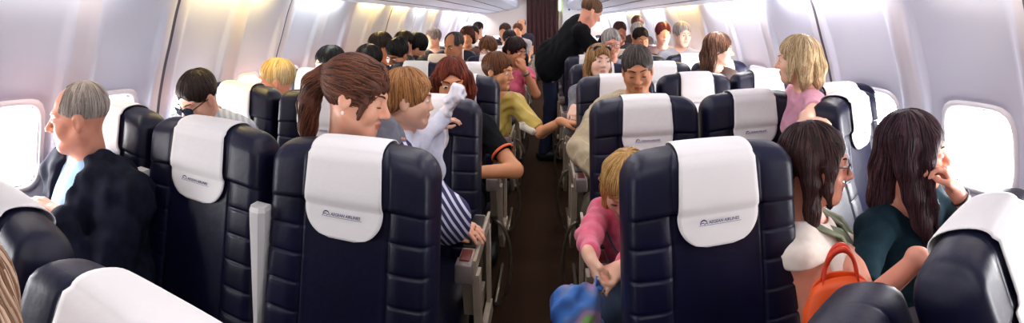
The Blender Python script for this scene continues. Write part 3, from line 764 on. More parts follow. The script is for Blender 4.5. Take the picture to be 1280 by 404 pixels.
    if pants and legs:
        pm = pants if not isinstance(pants, str) else cloth(pants)
        S = SDF(lo, hi, h); S.ell(hip - ax * .03, np.array((.176, .134, .115)) * sc * (1 if standing is None else .88) + .004, Rb, .03)
        for s in (-1, 1):
            hp, kn, ft = legp[s]; S.cone(hp, kn, (.092 if standing is None else .070) * sc, .068 * sc, .04); S.cone(kn, ft + up * .03, .066 * sc, .056 * sc, .03)
        if wr: S.wrinkle(wr, 20, seed + 3)
        V, Q = S.surf(); obj('trousers', mesh_np('trousers', V - org, Q, pm), base)
        for s in (-1, 1):
            ft = legp[s][2]; b = MB(); v, q_ = rbox(.10 * sc, .28 * sc, .10 * sc, 0, 2.6, 6); rr = np.stack([l, f, up], 1)
            b.add([ft + f * .06 * sc - up * .012 + rr @ p - org for p in v], q_, sm=True); obj('shoe', b.build('shoe', M['blackpad']), base)
    # ---- glasses
    if glasses:
        b = MB(); lens = MB(); gz = {'sun': .002, 'clear': .001, 'onhead': .085}[glasses]; gy = .103 if glasses != 'onhead' else .062
        for s in (-1, 1):
            hw, hh = (.030, .021) if glasses != 'clear' else (.025, .017)
            rim = [np.array((s * .034 + hw * math.copysign(abs(math.cos(t)) ** .7, math.cos(t)), gy - .010 * ((s * .034 + hw * math.cos(t)) / .06) ** 2, gz + hh * math.copysign(abs(math.sin(t)) ** .8, math.sin(t)) - .002)) for t in np.linspace(0, 2 * pi, 20, endpoint=False)]
            b.tube([T(p) - org for p in rim + rim[:1]], .0018 * hs, 5)
            lens.add([T(p + np.array((0, dy, 0))) - org for dy in (.001, -.001) for p in rim], [tuple(range(20)), tuple(reversed(range(20, 40)))] + [(i, (i + 1) % 20, 20 + (i + 1) % 20, 20 + i) for i in range(20)])
            b.tube([T(p) - org for p in ((s * .063, gy - .010, gz + .006), (s * .078, .03, gz + .008), (s * .080, -.02, gz + .002 - (0 if glasses != 'onhead' else .03)))], .0022 * hs, 5)
        b.tube([T(p) - org for p in ((-.010, gy + .002, gz + .002), (0, gy + .005, gz + .006), (.010, gy + .002, gz + .002))], .0018 * hs, 5)
        g = obj('sunglasses' if glasses != 'clear' else 'spectacles', b.build('spectacles', M['wire'] if glasses == 'clear' else M['lens']), base)
        obj('lens', lens.build('lens', M['lens'] if glasses != 'clear' else M['clear']), g)
    return dict(base=base, org=org, T=T, R=R, neck=neck, ax=ax, l=l, fwd=fwd, f=f, sh=sh, A=A, hip=hip, chest=chest, Rb=Rb, lo=lo, hi=hi, h=h, torso=torso, limb=limb, skull=skull, hs=hs, sc=sc)
# ------------------------------------------------------------------ the passengers
def overlay(p, name, m, g, sleeve, seed=2, cut=None, wr=.005, low=-.07):
    S = SDF(p['lo'], p['hi'], p['h']); p['torso'](S, g)
    if cut: cut(S)
    for s in (-1, 1): p['limb'](S, s, g + .002, sleeve)
    S.wrinkle(wr, 24, seed)
    S.cone(p['neck'], p['skull'] + p['ax'] * .1, .068 * p['hs'], .10, .006, True)
    for s in (-1, 1):
        E_, H = p['A'][s][:2]; q = E_ + (H - E_) * (sleeve - 1) if sleeve > 1 else p['sh'][s] + (E_ - p['sh'][s]) * sleeve; dd = unit(H - E_) if sleeve > 1 else unit(E_ - p['sh'][s])
        if sleeve < 1.5: S.half(q, dd, .003, q - .09, q + .09)
    S.half(p['hip'] + p['ax'] * low, -p['ax'], .004)
    V, Q = S.surf(); return obj(name, mesh_np(name, V - p['org'], Q, m), p['base'])
def ring_on(p, a, b, r, w, name, m, label=None):
    """band round a limb"""
    a, b = np.asarray(a), np.asarray(b); d = unit(b - a); u = unit(np.cross(d, (.2, .3, .9))); v = np.cross(d, u); B = MB()
    B.loft([[a + d * z + (r + k) * (math.cos(t) * u + math.sin(t) * v) - p['org'] for t in np.linspace(0, 2 * pi, 20, endpoint=False)] for z, k in ((0, 0), (0, .003), (w, .003), (w, 0))])
    o = obj(name, B.build(name, m), p['base'])
    if label: o['label'] = label
    return o
H_ = lambda c1, c2, style, **k: dict(m=hairm(c1, c2), style=style, **k)

# older man, front left window
p = person('older grey haired man in dark suit and light blue tie looking out of the window', P(97, 147, 1.70), -42, 8, 0, hip=(-1.31, 1.0, .50), tyaw=-4, hs=1.0, sc=1.14, sk='ruddy', h=.005,
           hair=H_('7d7068', 'b5aaa0', 'receding', strands=420, thick=.6), shirt=cloth('8fb6d6', '9cc2e0'), sleeve=1.9, wr=.0015, pants='191c2c', collar=cloth('8fb6d6', '9cc2e0'), nose=1.15,
           arms={1: dict(hand=P(74, 270, 1.52), hint=(.8, .1, -1), d=(-.8, -.3, .15), n=(0, 0, -1), curl=.6)})
def cutj(S):
    n, a, f, l = p['neck'], p['ax'], p['fwd'], p['l']
    S.cone(n + f * .12, n + f * .15 - a * .24, .085, .065, .01, True); S.cone(n + f * .15 - a * .24, n + f * .15 - a * .5, .065, .11, .01, True)
    S.cone(n, n + a * .1, .085, .12, .01, True)
overlay(p, 'jacket', cloth('0f111e', '161a2b'), .032, 1.85, 5, cutj, .008, -.12)
b = MB(); n, a, f, l = p['neck'], p['ax'], p['fwd'], p['l']
tp = [(n + f * .092 - a * .035, .018), (n + f * .118 - a * .075, .020), (n + f * .137 - a * .13, .026), (n + f * .142 - a * .22, .036), (n + f * .150 - a * .34, .044), (n + f * .150 - a * .40, .004)]
b.loft([[q - p['org'] + l * w * x + f * (.006 * (1 - x * x)) for x in (-1, -.5, 0, .5, 1)] for q, w in tp], closed=False)
o = obj('tie', b.build('tie', striped('tie', hexc('4d82b4'), hexc('6fa6d4'), 34, (.5, .3, .8))), p['base']); so = o.modifiers.new('t', 'SOLIDIFY'); so.thickness = .004

# man in sunglasses
plaid = striped('pale check', hexc('b9bfcc'), hexc('9aa6bd'), 42, (.8, .5, .4))
p = person('dark haired man in sunglasses and pale striped shirt looking down', P(247, 124, 2.18), -6, 28, -4, hip=(-1.36, 1.80, .50), tyaw=10, sk='fair', h=.006, hair=H_('241b18', '3a2c26', 'short', strands=420, thick=1.1, top=1.2, hl=.066), shirt=plaid, sleeve=.9, glasses='sun', nd=.05, eyes='closed', collar=plaid)
person('blond grey haired passenger turned to the left window, third row', P(344, 102, 2.75), -60, 5, 0, hip=(-1.36, 2.62, .50), sk='ruddy', h=.009, hair=H_('c7a25c', 'e3d3ae', 'short', strands=200, thick=1.3, top=1.2), shirt=cloth('d7d2cf'))
person('black haired man beside the left window behind the white headrest, fourth row', P(411, 80, 3.4), -45, 10, 0, hip=(-1.36, 3.40, .50), sk='pale', h=.010, hair=H_('0e0c10', '1b181c', 'cap', strands=150, thick=1.5, top=1.2), shirt=cloth('3a3c48'))

# mother
pw = person('young woman with brown ponytail looking down at the toddler', P(446, 121, 1.48), 93, 14, 5, hip=(-.55, 1.72, .50), tyaw=44, hs=1.0, sc=.95, fem=1, sk='fair', h=.0046,
            hair=H_('3b211a', '7a4a32', 'cap', strands=700, thick=1.5, fringe=1, part='ponytail_hair', hl=.056, flowto=(0, -.115, .035),
                    chains=[[((0, -.085, .045), .040), ((0, -.125, .035), .026), ((0, -.150, -.005), .036), ((.005, -.150, -.07), .036), ((.01, -.135, -.14), .028), ((.02, -.115, -.21), .014), ((.02, -.10, -.25), .004)],
                            [((-.060, .055, .050), .016), ((-.072, .050, .0), .010), ((-.073, .042, -.05), .006)]]),
            shirt=cloth('6b6e78', '7a7d88'), sleeve={1: .2, -1: .2}, neckcut=.022, standing={1: ((-.40, 1.38, .52), (-.40, 1.42, .06)), -1: ((-.62, 1.38, .52), (-.62, 1.42, .06))}, pants='2b3350', eyes='closed', nose=.95,
            arms={1: dict(hand=(-.315, 1.665, .685), hint=(.75, -.9, -.2), d=(.75, -.45, .02), n=(0, 0, -1), curl=.45), -1: dict(hand=P(470, 205, 1.55), hint=(-.4, -.2, -1), d=(.35, .25, .9), n=(.5, .8, -.2), curl=.8)})
stripe = striped('blue white stripe', hexc('2a2a55'), hexc('d6d4e4'), 60, (.78, .25, .56), ratio=.42)
S = SDF(pw['lo'], pw['hi'], pw['h']); pw['limb'](S, 1, .036, 1.14); pw['limb'](S, -1, .016, .95); S.wrinkle(.004, 30, 4)
for s in (-1,):
    E_ = pw['A'][s][0]; dd = unit(E_ - pw['sh'][s]); q = pw['sh'][s] + (E_ - pw['sh'][s]) * .95; S.half(q, dd, .003, q - .09, q + .09)
V, Q = S.surf(); o = obj('sleeve', mesh_np('sleeve', V - pw['org'], Q, stripe), pw['base']); o['label'] = 'blue and white striped sleeves'
hd = pw['A'][1]; b = MB(); q = hd[1] + unit(hd[2]) * .095 + np.array((0, 0, .004)); b.tube([q + .0105 * np.array((0, math.cos(t), math.sin(t))) - pw['org'] for t in np.linspace(0, 2 * pi, 14)], .002, 6); obj('finger_ring', b.build('finger_ring', mat('gold', hexc('d9b76a'), .25, 1)), pw['base'])
b = MB(); b.tube([pw['T']((-.060, -.125 + .028 * math.cos(t), .038 + .028 * math.sin(t)))* 0 + pw['T']((.028 * math.cos(t), -.118, .036 + .028 * math.sin(t))) - pw['org'] for t in np.linspace(0, 2 * pi, 16)], .006, 6); obj('hair_tie', b.build('hair_tie', M['blackpad']), pw['base'])
b = MB(); v, q_ = rbox(.010, .008, .012, 0, 2, 5); b.add([pw['T']((-.080, -.006, -.046)) - pw['org'] + x for x in v], q_, sm=True); obj('earring', b.build('earring', mat('pearl', hexc('f0ece4'), .15)), pw['base'])

# toddler
pc = person('toddler with tousled light brown hair in white top and denim straps reaching over the seat', P(511, 124, 1.68), 100, 4, 4, hip=P(480, 240, 1.72), tyaw=70, hs=.82, sc=.68, child=1, sk='child', h=.0046,
            hair=H_('7a4c2c', 'c08a55', 'cap', strands=620, thick=1.9, top=1.3, hl=.060, chains=[[((-.05, -.07, -.02), .035), ((-.04, -.095, -.06), .02), ((-.03, -.115, -.075), .006)], [((.0, -.10, .02), .03), ((.0, -.125, -.03), .018), ((.0, -.14, -.055), .005)], [((-.055, .05, .06), .02), ((-.07, .055, .02), .010)]]),
            shirt=cloth('e4e6f2', 'd6daec'), sleeve=1.85, nose=.55, standing={1: ((-.53, 1.62, .62), (-.52, 1.70, .50)), -1: ((-.62, 1.55, .62), (-.62, 1.62, .50))}, pants='3a5078', eyes='open', wr=.004,
            arms={-1: dict(hand=P(557, 142, 1.84), hint=(.2, -.1, -1), d=(.45, .1, .85), n=(.5, .8, 0), curl=1.0), 1: dict(hand=P(545, 160, 1.86), hint=(0, 0, -1), d=(.8, .2, .5), curl=.8)})
b = MB()
n, a, f, l = pc['neck'], pc['ax'], pc['fwd'], pc['l']
for s in (-1, 1): b.loft([[n + s * l * (.055 + .018 * x) * .8 + f * ff + a * aa - pc['org'] for x in (-1, 0, 1)] for ff, aa in ((.085, -.17), (.085, -.10), (.065, -.035), (.02, .012), (-.03, .01), (-.075, -.06), (-.085, -.14))], closed=False)
o = obj('dungaree_straps', b.build('dungaree_straps', striped('denim stripe', hexc('2c4270'), hexc('c9d2e6'), 75, (.3, .6, .7), ratio=.35)), pc['base']); so = o.modifiers.new('t', 'SOLIDIFY'); so.thickness = .006
S = SDF(P(560, 138, 1.82) - .15, P(560, 138, 1.82) + .15, .004)
pts = [(549, 158, .014), (556, 142, .020), (564, 127, .026), (572, 117, .030), (570, 112, .020)]
for (x, y, r), (x2, y2, r2) in zip(pts[:-1], pts[1:]): S.cone(P(x, y, 1.82), P(x2, y2, 1.82), r, r2, .015)
S.wrinkle(.006, 60, 8); V, Q = S.surf(); c = P(560, 135, 1.82); o = obj('handkerchief', mesh_np('handkerchief', V - c, Q, cloth('e6e4ea', 'd8d6de')), None, c)
tag(o, 'crumpled white handkerchief in the raised hand of the toddler', 'handkerchief')

# red haired woman
p = person('woman with auburn red hair in black top with orange sleeve trim', P(565, 104, 2.38), 12, 6, -3, hip=(-.46, 2.52, .50), tyaw=0, fem=1, sk='warm', h=.006,
           hair=H_('3a120c', '8a3a20', 'cap', strands=520, thick=1.4, top=1.2, hl=.068, chains=[[((.07, .02, .03), .035), ((.085, .0, -.04), .034), ((.082, -.01, -.09), .022), ((.09, -.01, -.11), .008)], [((-.07, .01, .03), .034), ((-.083, .0, -.04), .030), ((-.078, -.01, -.085), .014)]]),
           shirt=cloth('0d0d11', '15151a'), sleeve=.62, pants='15151c',
           arms={1: dict(hand=P(588, 216, 2.12), hint=(1, .3, -.4), d=(-.6, -.6, -.3), n=(0, 0, -1), curl=.6)})
E_, Hh = p['A'][1][:2]; q = p['sh'][1] + (E_ - p['sh'][1]) * .60; ring_on(p, q, E_, .058, .012, 'sleeve_trim', mat('orange trim', hexc('e8642a'), .7), 'bright orange sleeve trim')
ring_on(p, E_ + (Hh - E_) * .86, Hh, .030, .024, 'wristwatch', M['steel'])

# yellow shirt woman
ym = mat('olive yellow satin', hexc('b79a3c'), .45, noise=8, col2=hexc('c9ad4e'), sheen=.2)
p = person('woman in mustard yellow shirt stretching her arm across the aisle', P(623, 89, 3.15), 66, 8, 0, hip=(-.46, 3.32, .50), tyaw=4, fem=1, sk='warm', h=.0065, hair=H_('3e2012', '7a4a28', 'cap', strands=420, thick=1.1, fringe=0, top=1.1, hl=.060),
           shirt=ym, sleeve=.88, pants='2a2622', collar=ym, neckcut=.012, wr=.008, vneck=.10,
           arms={1: dict(hand=P(702, 152, 2.86), hint=(.2, .1, -1), d=(.92, -.1, -.12), n=(0, 0, -1), curl=.25)})
E_, Hh = p['A'][1][:2]; ring_on(p, E_ + (Hh - E_) * .93, Hh, .027, .010, 'bracelet', M['steel'])
# dark haired woman, hand at her mouth
p = person('dark haired woman in pink top resting her chin on her hand by the aisle', P(645, 64, 4.25), 48, 14, 0, hip=(-.44, 4.40, .50), tyaw=2, fem=1, sk='tan', h=.008, hair=H_('1a0d0e', '34161a', 'cap', strands=300, thick=1.3, top=1.2, hl=.062, chains=[[((0, -.08, .02), .04), ((0, -.12, -.02), .035), ((0, -.13, -.06), .02)]]),
           shirt=cloth('d85a78', 'e06a86'), sleeve=.35, arms={1: dict(hand=P(655, 87, 4.0), hint=(.5, -.2, -1), d=(-.25, .1, .9), n=(-.7, .7, .1), curl=1.3)})
E_, Hh = p['A'][1][:2]; ring_on(p, E_ + (Hh - E_) * .8, Hh, .030, .02, 'bracelet', M['steel'])
person('woman with short brown fringe seated behind the mustard shirt, left side', P(610, 62, 4.75), -15, 14, -4, hip=(-.54, 4.95, .50), fem=1, sk='pale', h=.010, hair=H_('4a2c18', '8a5a34', 'cap', strands=200, thick=1.8, fringe=1, top=1.2, hl=.045), shirt=cloth('d9d6d0'))
person('balding grey man behind the red haired woman facing forward', P(567, 58, 4.35), -28, 12, 0, hip=(-.90, 4.52, .50), sk='tan', h=.010, hair=H_('3b322e', '6a5e58', 'receding', strands=150), shirt=cloth('55555e'))
person('curly brown haired woman above the grey man, mid cabin left', P(584, 46, 6.0), 4, 6, 0, hip=(-.95, 6.15, .50), fem=1, sk='warm', h=.012, hair=H_('3c1c12', '6e3a24', 'cap', strands=120, thick=2.4, fringe=1, chains=[[((.07, 0, .02), .03), ((.075, -.01, -.06), .03)], [((-.07, 0, .02), .03), ((-.075, -.01, -.06), .03)]]), shirt=cloth('6a4a44'))
person('black haired man bending his face down behind a white headrest, mid left', P(496, 68, 3.95), -22, 26, 10, hip=(-1.15, 4.20, .50), sk='tan', h=.010, hair=H_('0d0a0c', '1c1618', 'short', strands=220, thick=1.6, top=1.2, hl=.05), shirt=cloth('20222c'))
person('dark haired man by the glowing left window looking out, mid cabin', P(474, 59, 4.15), -52, 12, 0, hip=(-1.36, 4.3, .50), sk='tan', h=.011, hair=H_('17100e', '33211a', 'cap', strands=150, thick=1.8, top=1.2), shirt=cloth('2c2a33'))
person('dark haired passenger with forehead showing left of the black head, mid left', P(504, 55, 4.8), -40, 14, 0, hip=(-1.30, 4.95, .50), sk='fair', h=.012, hair=H_('14100f', '2c201c', 'short', strands=90, thick=1.5, hl=.045), shirt=cloth('2a2a30'))
person('person with large dark head of hair turned left, mid cabin left', P(520, 58, 4.9), -75, 10, 0, hip=(-1.20, 5.15, .50), sk='fair', h=.011, hair=H_('0b0a10', '191722', 'cap', strands=150, thick=2.4, top=1.5), shirt=cloth('16161c'))
person('person whose dark hair tops just show right of the ponytail, left window', P(459, 76, 3.75), -60, 10, 0, hip=(-1.36, 3.95, .50), sk='tan', h=.012, hair=H_('100d0e', '221a18', 'cap', strands=90, thick=1.6), shirt=cloth('222228'))
FAR = [('grey blurred haired passenger by the far left windows', 541, 48, 5.9, -40, 'fair', '6a5a58', '9a8a88', 'cap', '8a8088'),
       ('white haired passenger by the far left wall', 582, 37, 8.3, -20, 'ruddy', 'bdb4b0', 'e0dcd8', 'short', 'b8b0b0'),
       ('dark haired passenger by the far left wall near the bulkhead', 597, 36, 8.4, -30, 'fair', '15100e', '2c201a', 'cap', '3a3038'),
       ('dark brown head just right of the curly haired woman', 592, 43, 7.1, 20, 'tan', '1c100c', '38221a', 'cap', '40302c'),
       ('man with brown hair bowed, far left aisle seat', 631, 40, 6.9, -15, 'tan', '24120c', '4a2a1a', 'short', '403028'),
       ('very dark head low in front of the bowed brown haired man', 637, 50, 5.9, 10, 'tan', '0f090a', '22161a', 'cap', '201820'),
       ('auburn haired passenger left of the bald man near the curtain', 647, 38, 8.2, -10, 'warm', '4a2414', '7a4424', 'cap', 'a89c98'),
       ('bald man in the last left aisle seat beside the curtain', 652, 32, 9.0, -5, 'tan', '3a302c', '5a504a', 'bald', '30303a')]
RIGHT = [('grey haired man in spectacles beside the standing man', 764, 55, 4.1, 2, 'ruddy', '7d7672', 'b9b2ae', 'short', '8a93a6'),
         ('dark haired man in front of the pale grey head, right side', 801, 50, 4.95, 5, 'tan', '17110f', '30231e', 'short', '2a2c36'),
         ('pale grey haired person right behind the dark haired man', 797, 41, 5.75, -10, 'fair', '8d8682', 'c4bebb', 'cap', '4a4a52'),
         ('red faced man behind the spectacled grey man', 775, 40, 5.9, 5, 'ruddy', '3b1f18', '5a342a', 'short', '30303a'),
         ('brown haired person at the back of the right side', 797, 31, 6.5, 0, 'tan', '3a221a', '64402e', 'cap', '382c2c'),
         ('person with plum red hair by the right wall', 829, 42, 5.2, 0, 'pale', '4a1820', '7a2c34', 'cap', 'a08a94'),
         ('grey curly haired person by the bright right wall', 853, 43, 4.7, 10, 'pale', '7a706c', 'b4aaa6', 'cap', 'b0b4c0')]
for lst, side in ((FAR, -1), (RIGHT, 1)):
    for i, (lab, x, y, R_, yw, sk, c1, c2, st, sh_) in enumerate(lst):
        hd = P(x, y, R_); kw = {}
        if 'spectacled' in lab: pass
        if i == 0 and side == 1: kw = dict(glasses='clear')
        person(lab, hd, yw, 8, 0, hip=(hd[0], hd[1] + .16, .50), sk=sk, h=.009 if R_ < 5 else .013, hair=H_(c1, c2, st, strands=160 if R_ < 6 else 60, thick=1.1, hl=.068 if st != 'bald' else .6), shirt=cloth(sh_), **kw)

# right side, nearer
p = person('woman with sunglasses pushed up on light brown hair, right aisle seat', P(749, 77, 3.35), 14, -4, 4, hip=(.42, 3.42, .50), fem=1, sk='pale', h=.007, hair=H_('6a4528', 'b08a58', 'cap', strands=360, thick=1.5, hl=.060, chains=[[((-.06, -.02, .03), .035), ((-.08, -.01, -.05), .032), ((-.08, -.01, -.13), .026), ((-.08, .0, -.19), .01)], [((.06, -.02, .03), .03), ((.075, -.02, -.06), .024), ((.07, -.02, -.12), .01)]]),
           shirt=cloth('6a6a70', '7a7a80'), sleeve=1.7, glasses='onhead', arms={-1: dict(hand=P(717, 136, 3.05), hint=(-.1, .1, -1), d=(-.1, -.9, -.35), n=(0, 0, -1), curl=.9)})
bg = cloth('b09f80', 'bcab8c')
p = person('dozing man with curly dark grey hair in beige shirt', P(797, 88, 2.55), -10, 14, -3, hip=(.40, 2.56, .50), tyaw=-5, sc=1.06, sk='tan', h=.0052, hair=H_('2a2422', '5e5450', 'short', strands=600, thick=1.4, top=1.3, hl=.070), shirt=bg, sleeve=1.85, pants='5a5246', eyes='closed', nose=1.2, collar=bg, wr=.007,
           arms={-1: dict(hand=P(752, 222, 2.12), hint=(-1, .1, -.3), d=(.5, -.8, -.2), n=(0, 0, -1), curl=.5)})
hd = P(899, 62, 3.7)
person('woman with wavy brown hair facing the bright right windows', hd, 62, 4, 0, hip=(1.32, 3.62, .50), fem=1, sk='pale', h=.008, hair=H_('3c2419', '86604a', 'cap', strands=360, thick=2.0, top=1.3, chains=[[((0, -.08, .02), .045), ((0, -.10, -.06), .05), ((0, -.09, -.15), .045), ((0, -.08, -.22), .02)], [((-.06, -.03, .0), .03), ((-.075, -.03, -.08), .03), ((-.07, -.03, -.16), .015)]]), shirt=cloth('4a3c38'))
# standing man
hip = np.array((.05, 4.95, .98))
p = person('man in black jacket standing in the aisle and leaning over the right seats', P(739, 15, 4.75), 100, 32, 0, hip=hip, tyaw=88, sc=1.05, hs=1.06, sk='ruddy', h=.0085, hair=H_('4a3020', '7a5a40', 'short', strands=300, thick=1.2), shirt=cloth('08080c', '0c0c12'), sleeve=1.92, pants='242a42', low=.08, wr=.003, collar=cloth('08080c', '0c0c12'),
           standing={1: ((.10, 5.08, .52), (.03, 5.05, .06)), -1: ((.07, 4.85, .52), (.0, 4.82, .06))}, legs=True,
           arms={-1: dict(hand=P(760, 41, 4.6), hint=(-.3, 0, -1), d=(.9, -.1, -.3), n=(0, 0, -1), curl=.6), 1: dict(hand=P(766, 40, 5.0), hint=(-.2, 0, -1), d=(.9, 0, -.3), n=(0, 0, -1), curl=.6)})
overlay(p, 'jacket', cloth('08080c', '0c0c12'), .024, 1.8, 3, None, .005, -.10)
# blonde at the right window
p = person('child with wavy blonde bob in pink top kneeling up at the right', P(996, 74, 2.2), -118, 4, 0, hip=(1.17, 2.0, .62), tyaw=-95, hs=.90, sc=.80, fem=1, child=0, sk='child', h=.0055, hair=H_('a08058', 'e6cfa4', 'cap', strands=800, thick=1.1, top=1.1, hl=.058,
           chains=[[((.05, -.04, .05), .05), ((.075, -.03, -.03), .042), ((.075, -.03, -.10), .034), ((.06, -.02, -.145), .012)], [((-.04, -.06, .04), .05), ((-.065, -.05, -.04), .045), ((-.06, -.05, -.11), .036), ((-.05, -.05, -.15), .012)], [((0, -.09, .03), .045), ((0, -.10, -.05), .05), ((0, -.095, -.12), .036), ((0, -.09, -.155), .01)], [((.075, .03, .02), .02), ((.08, .04, -.05), .016), ((.07, .045, -.10), .006)]]),
           shirt=cloth('e7a3b6', 'efb3c4'), sleeve={1: .35, -1: .35}, pants='8a7a8a',
           arms={1: dict(hand=P(1004, 157, 1.66), hint=(-1, -.1, -.6), d=(.8, -.1, .1), n=(0, 0, -1), curl=.7)})
# girl in pink
pk = mat('pink knit', hexc('d8506e'), .9, noise=30, col2=hexc('e6708a'), bump=.4, bscale=400, sheen=.3)
p = person('small blonde girl in pink cardigan looking down at her hands', P(783, 232, 1.56), -22, 34, 4, hip=(.33, 1.70, .49), tyaw=-14, hs=.86, sc=.66, child=1, sk='child', h=.0044, hair=H_('9a7038', 'd8b070', 'cap', strands=700, thick=1.5, top=1.15, hl=.056,
           chains=[[((-.05, -.03, .05), .045), ((-.072, .0, -.03), .030), ((-.075, .02, -.10), .018), ((-.08, .03, -.15), .006)], [((.06, -.02, .03), .04), ((.07, -.01, -.06), .03), ((.07, .0, -.13), .012)], [((-.06, -.06, .02), .03), ((-.095, -.06, -.04), .018), ((-.12, -.07, -.07), .006)]]),
           shirt=pk, sleeve=1.86, nose=.5, eyes='closed', pants='40506a', wr=.005, neckcut=.006,
           arms={-1: dict(hand=P(735, 326, 1.27), hint=(-.8, .4, -.35), d=(.35, -.35, -.85), n=(.8, .3, .3), curl=.7), 1: dict(hand=P(775, 338, 1.29), hint=(1, .2, -.2), d=(-.75, -.25, -.4), n=(-.2, .3, -.8), curl=.8)})
b = MB(); n, a, f, l = p['neck'], p['ax'], p['fwd'], p['l']
b.tube([n + f * (.05 + .055 * math.sin(pi * t) ** .8) - a * (.005 + .115 * math.sin(pi * t)) + l * .075 * math.cos(pi * t) - p['org'] for t in np.linspace(0, 1, 20)], .0028, 6); obj('necklace', b.build('necklace', mat('teal cord', hexc('3f5a78'), .5)), p['base'])
girl = p
# woman with the orange bag
p = person('woman in spectacles and cream top with green scarf, orange bag before her', P(1020, 204, 1.40), 58, 6, 4, hip=(.80, 1.12, .46), tyaw=52, hs=.95, sc=.84, fem=1, sk='rose', h=.0044, hair=H_('1c1014', '4a2c28', 'cap', strands=800, thick=1.0, top=1.1, hl=.058,
           chains=[[((-.05, -.04, .04), .040), ((-.072, -.01, -.04), .026), ((-.072, .0, -.12), .022), ((-.07, .01, -.19), .016), ((-.07, .02, -.24), .005)], [((0, -.08, .02), .040), ((0, -.085, -.07), .036), ((0, -.08, -.14), .02)], [((-.06, .055, .06), .018), ((-.078, .045, .0), .014), ((-.082, .04, -.06), .010), ((-.07, .05, -.10), .004)]]),
           shirt=cloth('e6d9cc', 'efe4d8'), sleeve={1: .04, -1: .04}, neckcut=.03, glasses='clear', eyes='open', pants='5a5560',
           arms={1: dict(hand=P(1086, 372, 1.12), hint=(1, .5, -.5), d=(-.6, -.5, -.3), n=(0, 0, -1), curl=.8), -1: dict(hand=P(1050, 400, 1.16), hint=(0, .3, -1), d=(.6, -.4, -.2), n=(0, 0, -1), curl=.8)})
b = MB(); n, a, f, l = p['neck'], p['ax'], p['fwd'], p['l']
for s in (-1, 1):
    path = [(-.05 * s, -.045, .035), (.03 * s, -.06, .035), (.062 * s, -.02, .02), (.060 * s, .05, -.01), (.045 * s, .10, -.06), (.042 * s, .125, -.15), (.050 * s, .135, -.25)]
    b.loft([[n + l * (x + u * w) + f * (y + .012 * math.sin(3 * u + i)) + a * (z + .012 * u * (1 if i < 3 else 0)) - p['org'] for u in np.linspace(-1, 1, 9)] for i, ((x, y, z), w) in enumerate(zip(path, (.01, .015, .022, .028, .030, .034, .042)))], closed=False)
o = obj('scarf', b.build('scarf', mat('sage scarf', hexc('6f7660'), .85, noise=12, col2=hexc('8a9078'))), p['base']); so = o.modifiers.new('t', 'SOLIDIFY'); so.thickness = .006
# dark haired woman at the right window
tl = cloth('122630', '18303a')
p = person('long dark haired woman in teal black shirt resting chin on hand at right window', P(1143, 188, 1.50), 48, 6, -4, hip=(1.15, 1.18, .50), tyaw=12, sc=.93, fem=1, sk='rose', h=.0046, hair=H_('20141a', '4c3038', 'cap', strands=900, thick=1.2, top=1.1, hl=.06,
           chains=[[((-.05, -.04, .05), .05), ((-.072, -.02, -.03), .036), ((-.078, .01, -.11), .034), ((-.075, .04, -.19), .028), ((-.06, .07, -.26), .012), ((-.05, .09, -.30), .004)], [((0, -.08, .03), .045), ((-.02, -.09, -.06), .045), ((-.03, -.09, -.15), .040), ((-.05, -.06, -.22), .02)], [((-.05, .05, .06), .022), ((-.080, .040, .0), .018), ((-.080, .045, -.07), .018), ((-.06, .07, -.15), .016), ((-.045, .09, -.22), .006)], [((.07, 0, .02), .03), ((.078, .02, -.06), .025), ((.06, .06, -.16), .022), ((.04, .09, -.24), .008)]]),
           shirt=tl, sleeve={1: .55, -1: .62}, neckcut=.012, pants='23283a', nose=1.0,
           arms={1: dict(hand=P(1192, 236, 1.45), hint=(.7, -.1, -1), d=(-.45, .25, .80), n=(-.75, .35, -.1), curl=1.1), -1: dict(hand=P(1150, 322, 1.2), hint=(-.8, -.2, -.6), d=(.5, -.6, -.2), n=(0, 0, -1), curl=.6)})
E_, Hh = p['A'][1][:2]; ring_on(p, E_ + (Hh - E_) * .82, Hh, .029, .006, 'bracelet', M['blackpad'])
# hair at the bottom left corner
hd = P(-104, 440, .52)
person('person with fair curly hair just showing in the bottom left corner', hd, 20, 0, 0, hip=(-.47, .10, .50), sk='fair', h=.006, hair=H_('6a4a34', 'b49a84', 'cap', strands=500, thick=1.5, top=1.3, chains=[[((.06, -.03, .03), .05), ((.08, -.03, -.05), .045), ((.07, -.03, -.11), .02)]]), shirt=cloth('40444e'), legs=True)

# ------------------------------------------------------------------ things the passengers hold
# orange handbag
c = P(1050, 420, .99); b = MB(); V = []
rings = []
for z, w, d in ((0, .10, .035), (.02, .125, .05), (.09, .120, .048), (.15, .100, .030), (.18, .094, .018)):
    rings.append([(w * math.copysign(abs(math.cos(t)) ** .7, math.cos(t)), d * math.sin(t) * (1 + .12 * math.sin(5 * t + z * 30)), z - .02 * math.cos(2 * t) * (z > .1)) for t in np.linspace(0, 2 * pi, 36, endpoint=False)])
inner = [[(x * .94, y * .85, z - .004) for x, y, z in r] for r in (rings[4], rings[3], rings[2])]
b.loft(rings + inner, caps=True)
om = mat('orange leather', hexc('e8561c'), .45, bump=.2, bscale=40); bag = thing('handbag', 'bright orange handbag with looped handles in front of the bespectacled woman', 'bag', c, math.radians(-25)); bag.scale = (.64, .64, .64); obj('bag_body', b.build('bag_body', om), bag)
for s, lean in ((-1, .02), (1, -.045)):
    b = MB(); pa = [(.055 * math.cos(t), s * .018 + lean * math.sin(t), .165 + .125 * math.sin(t)) for t in np.linspace(0, pi, 20)]
    b.loft([[(x * k, y + dy, z * 1.0 + (k - 1) * .1) for k, dy in ((1.10, -.004), (1.10, .004), (.92, .004), (.92, -.004))] for x, y, z in pa]); obj('handle', b.build('handle', mat('red orange strap', hexc('d63a1c'), .45)), bag)
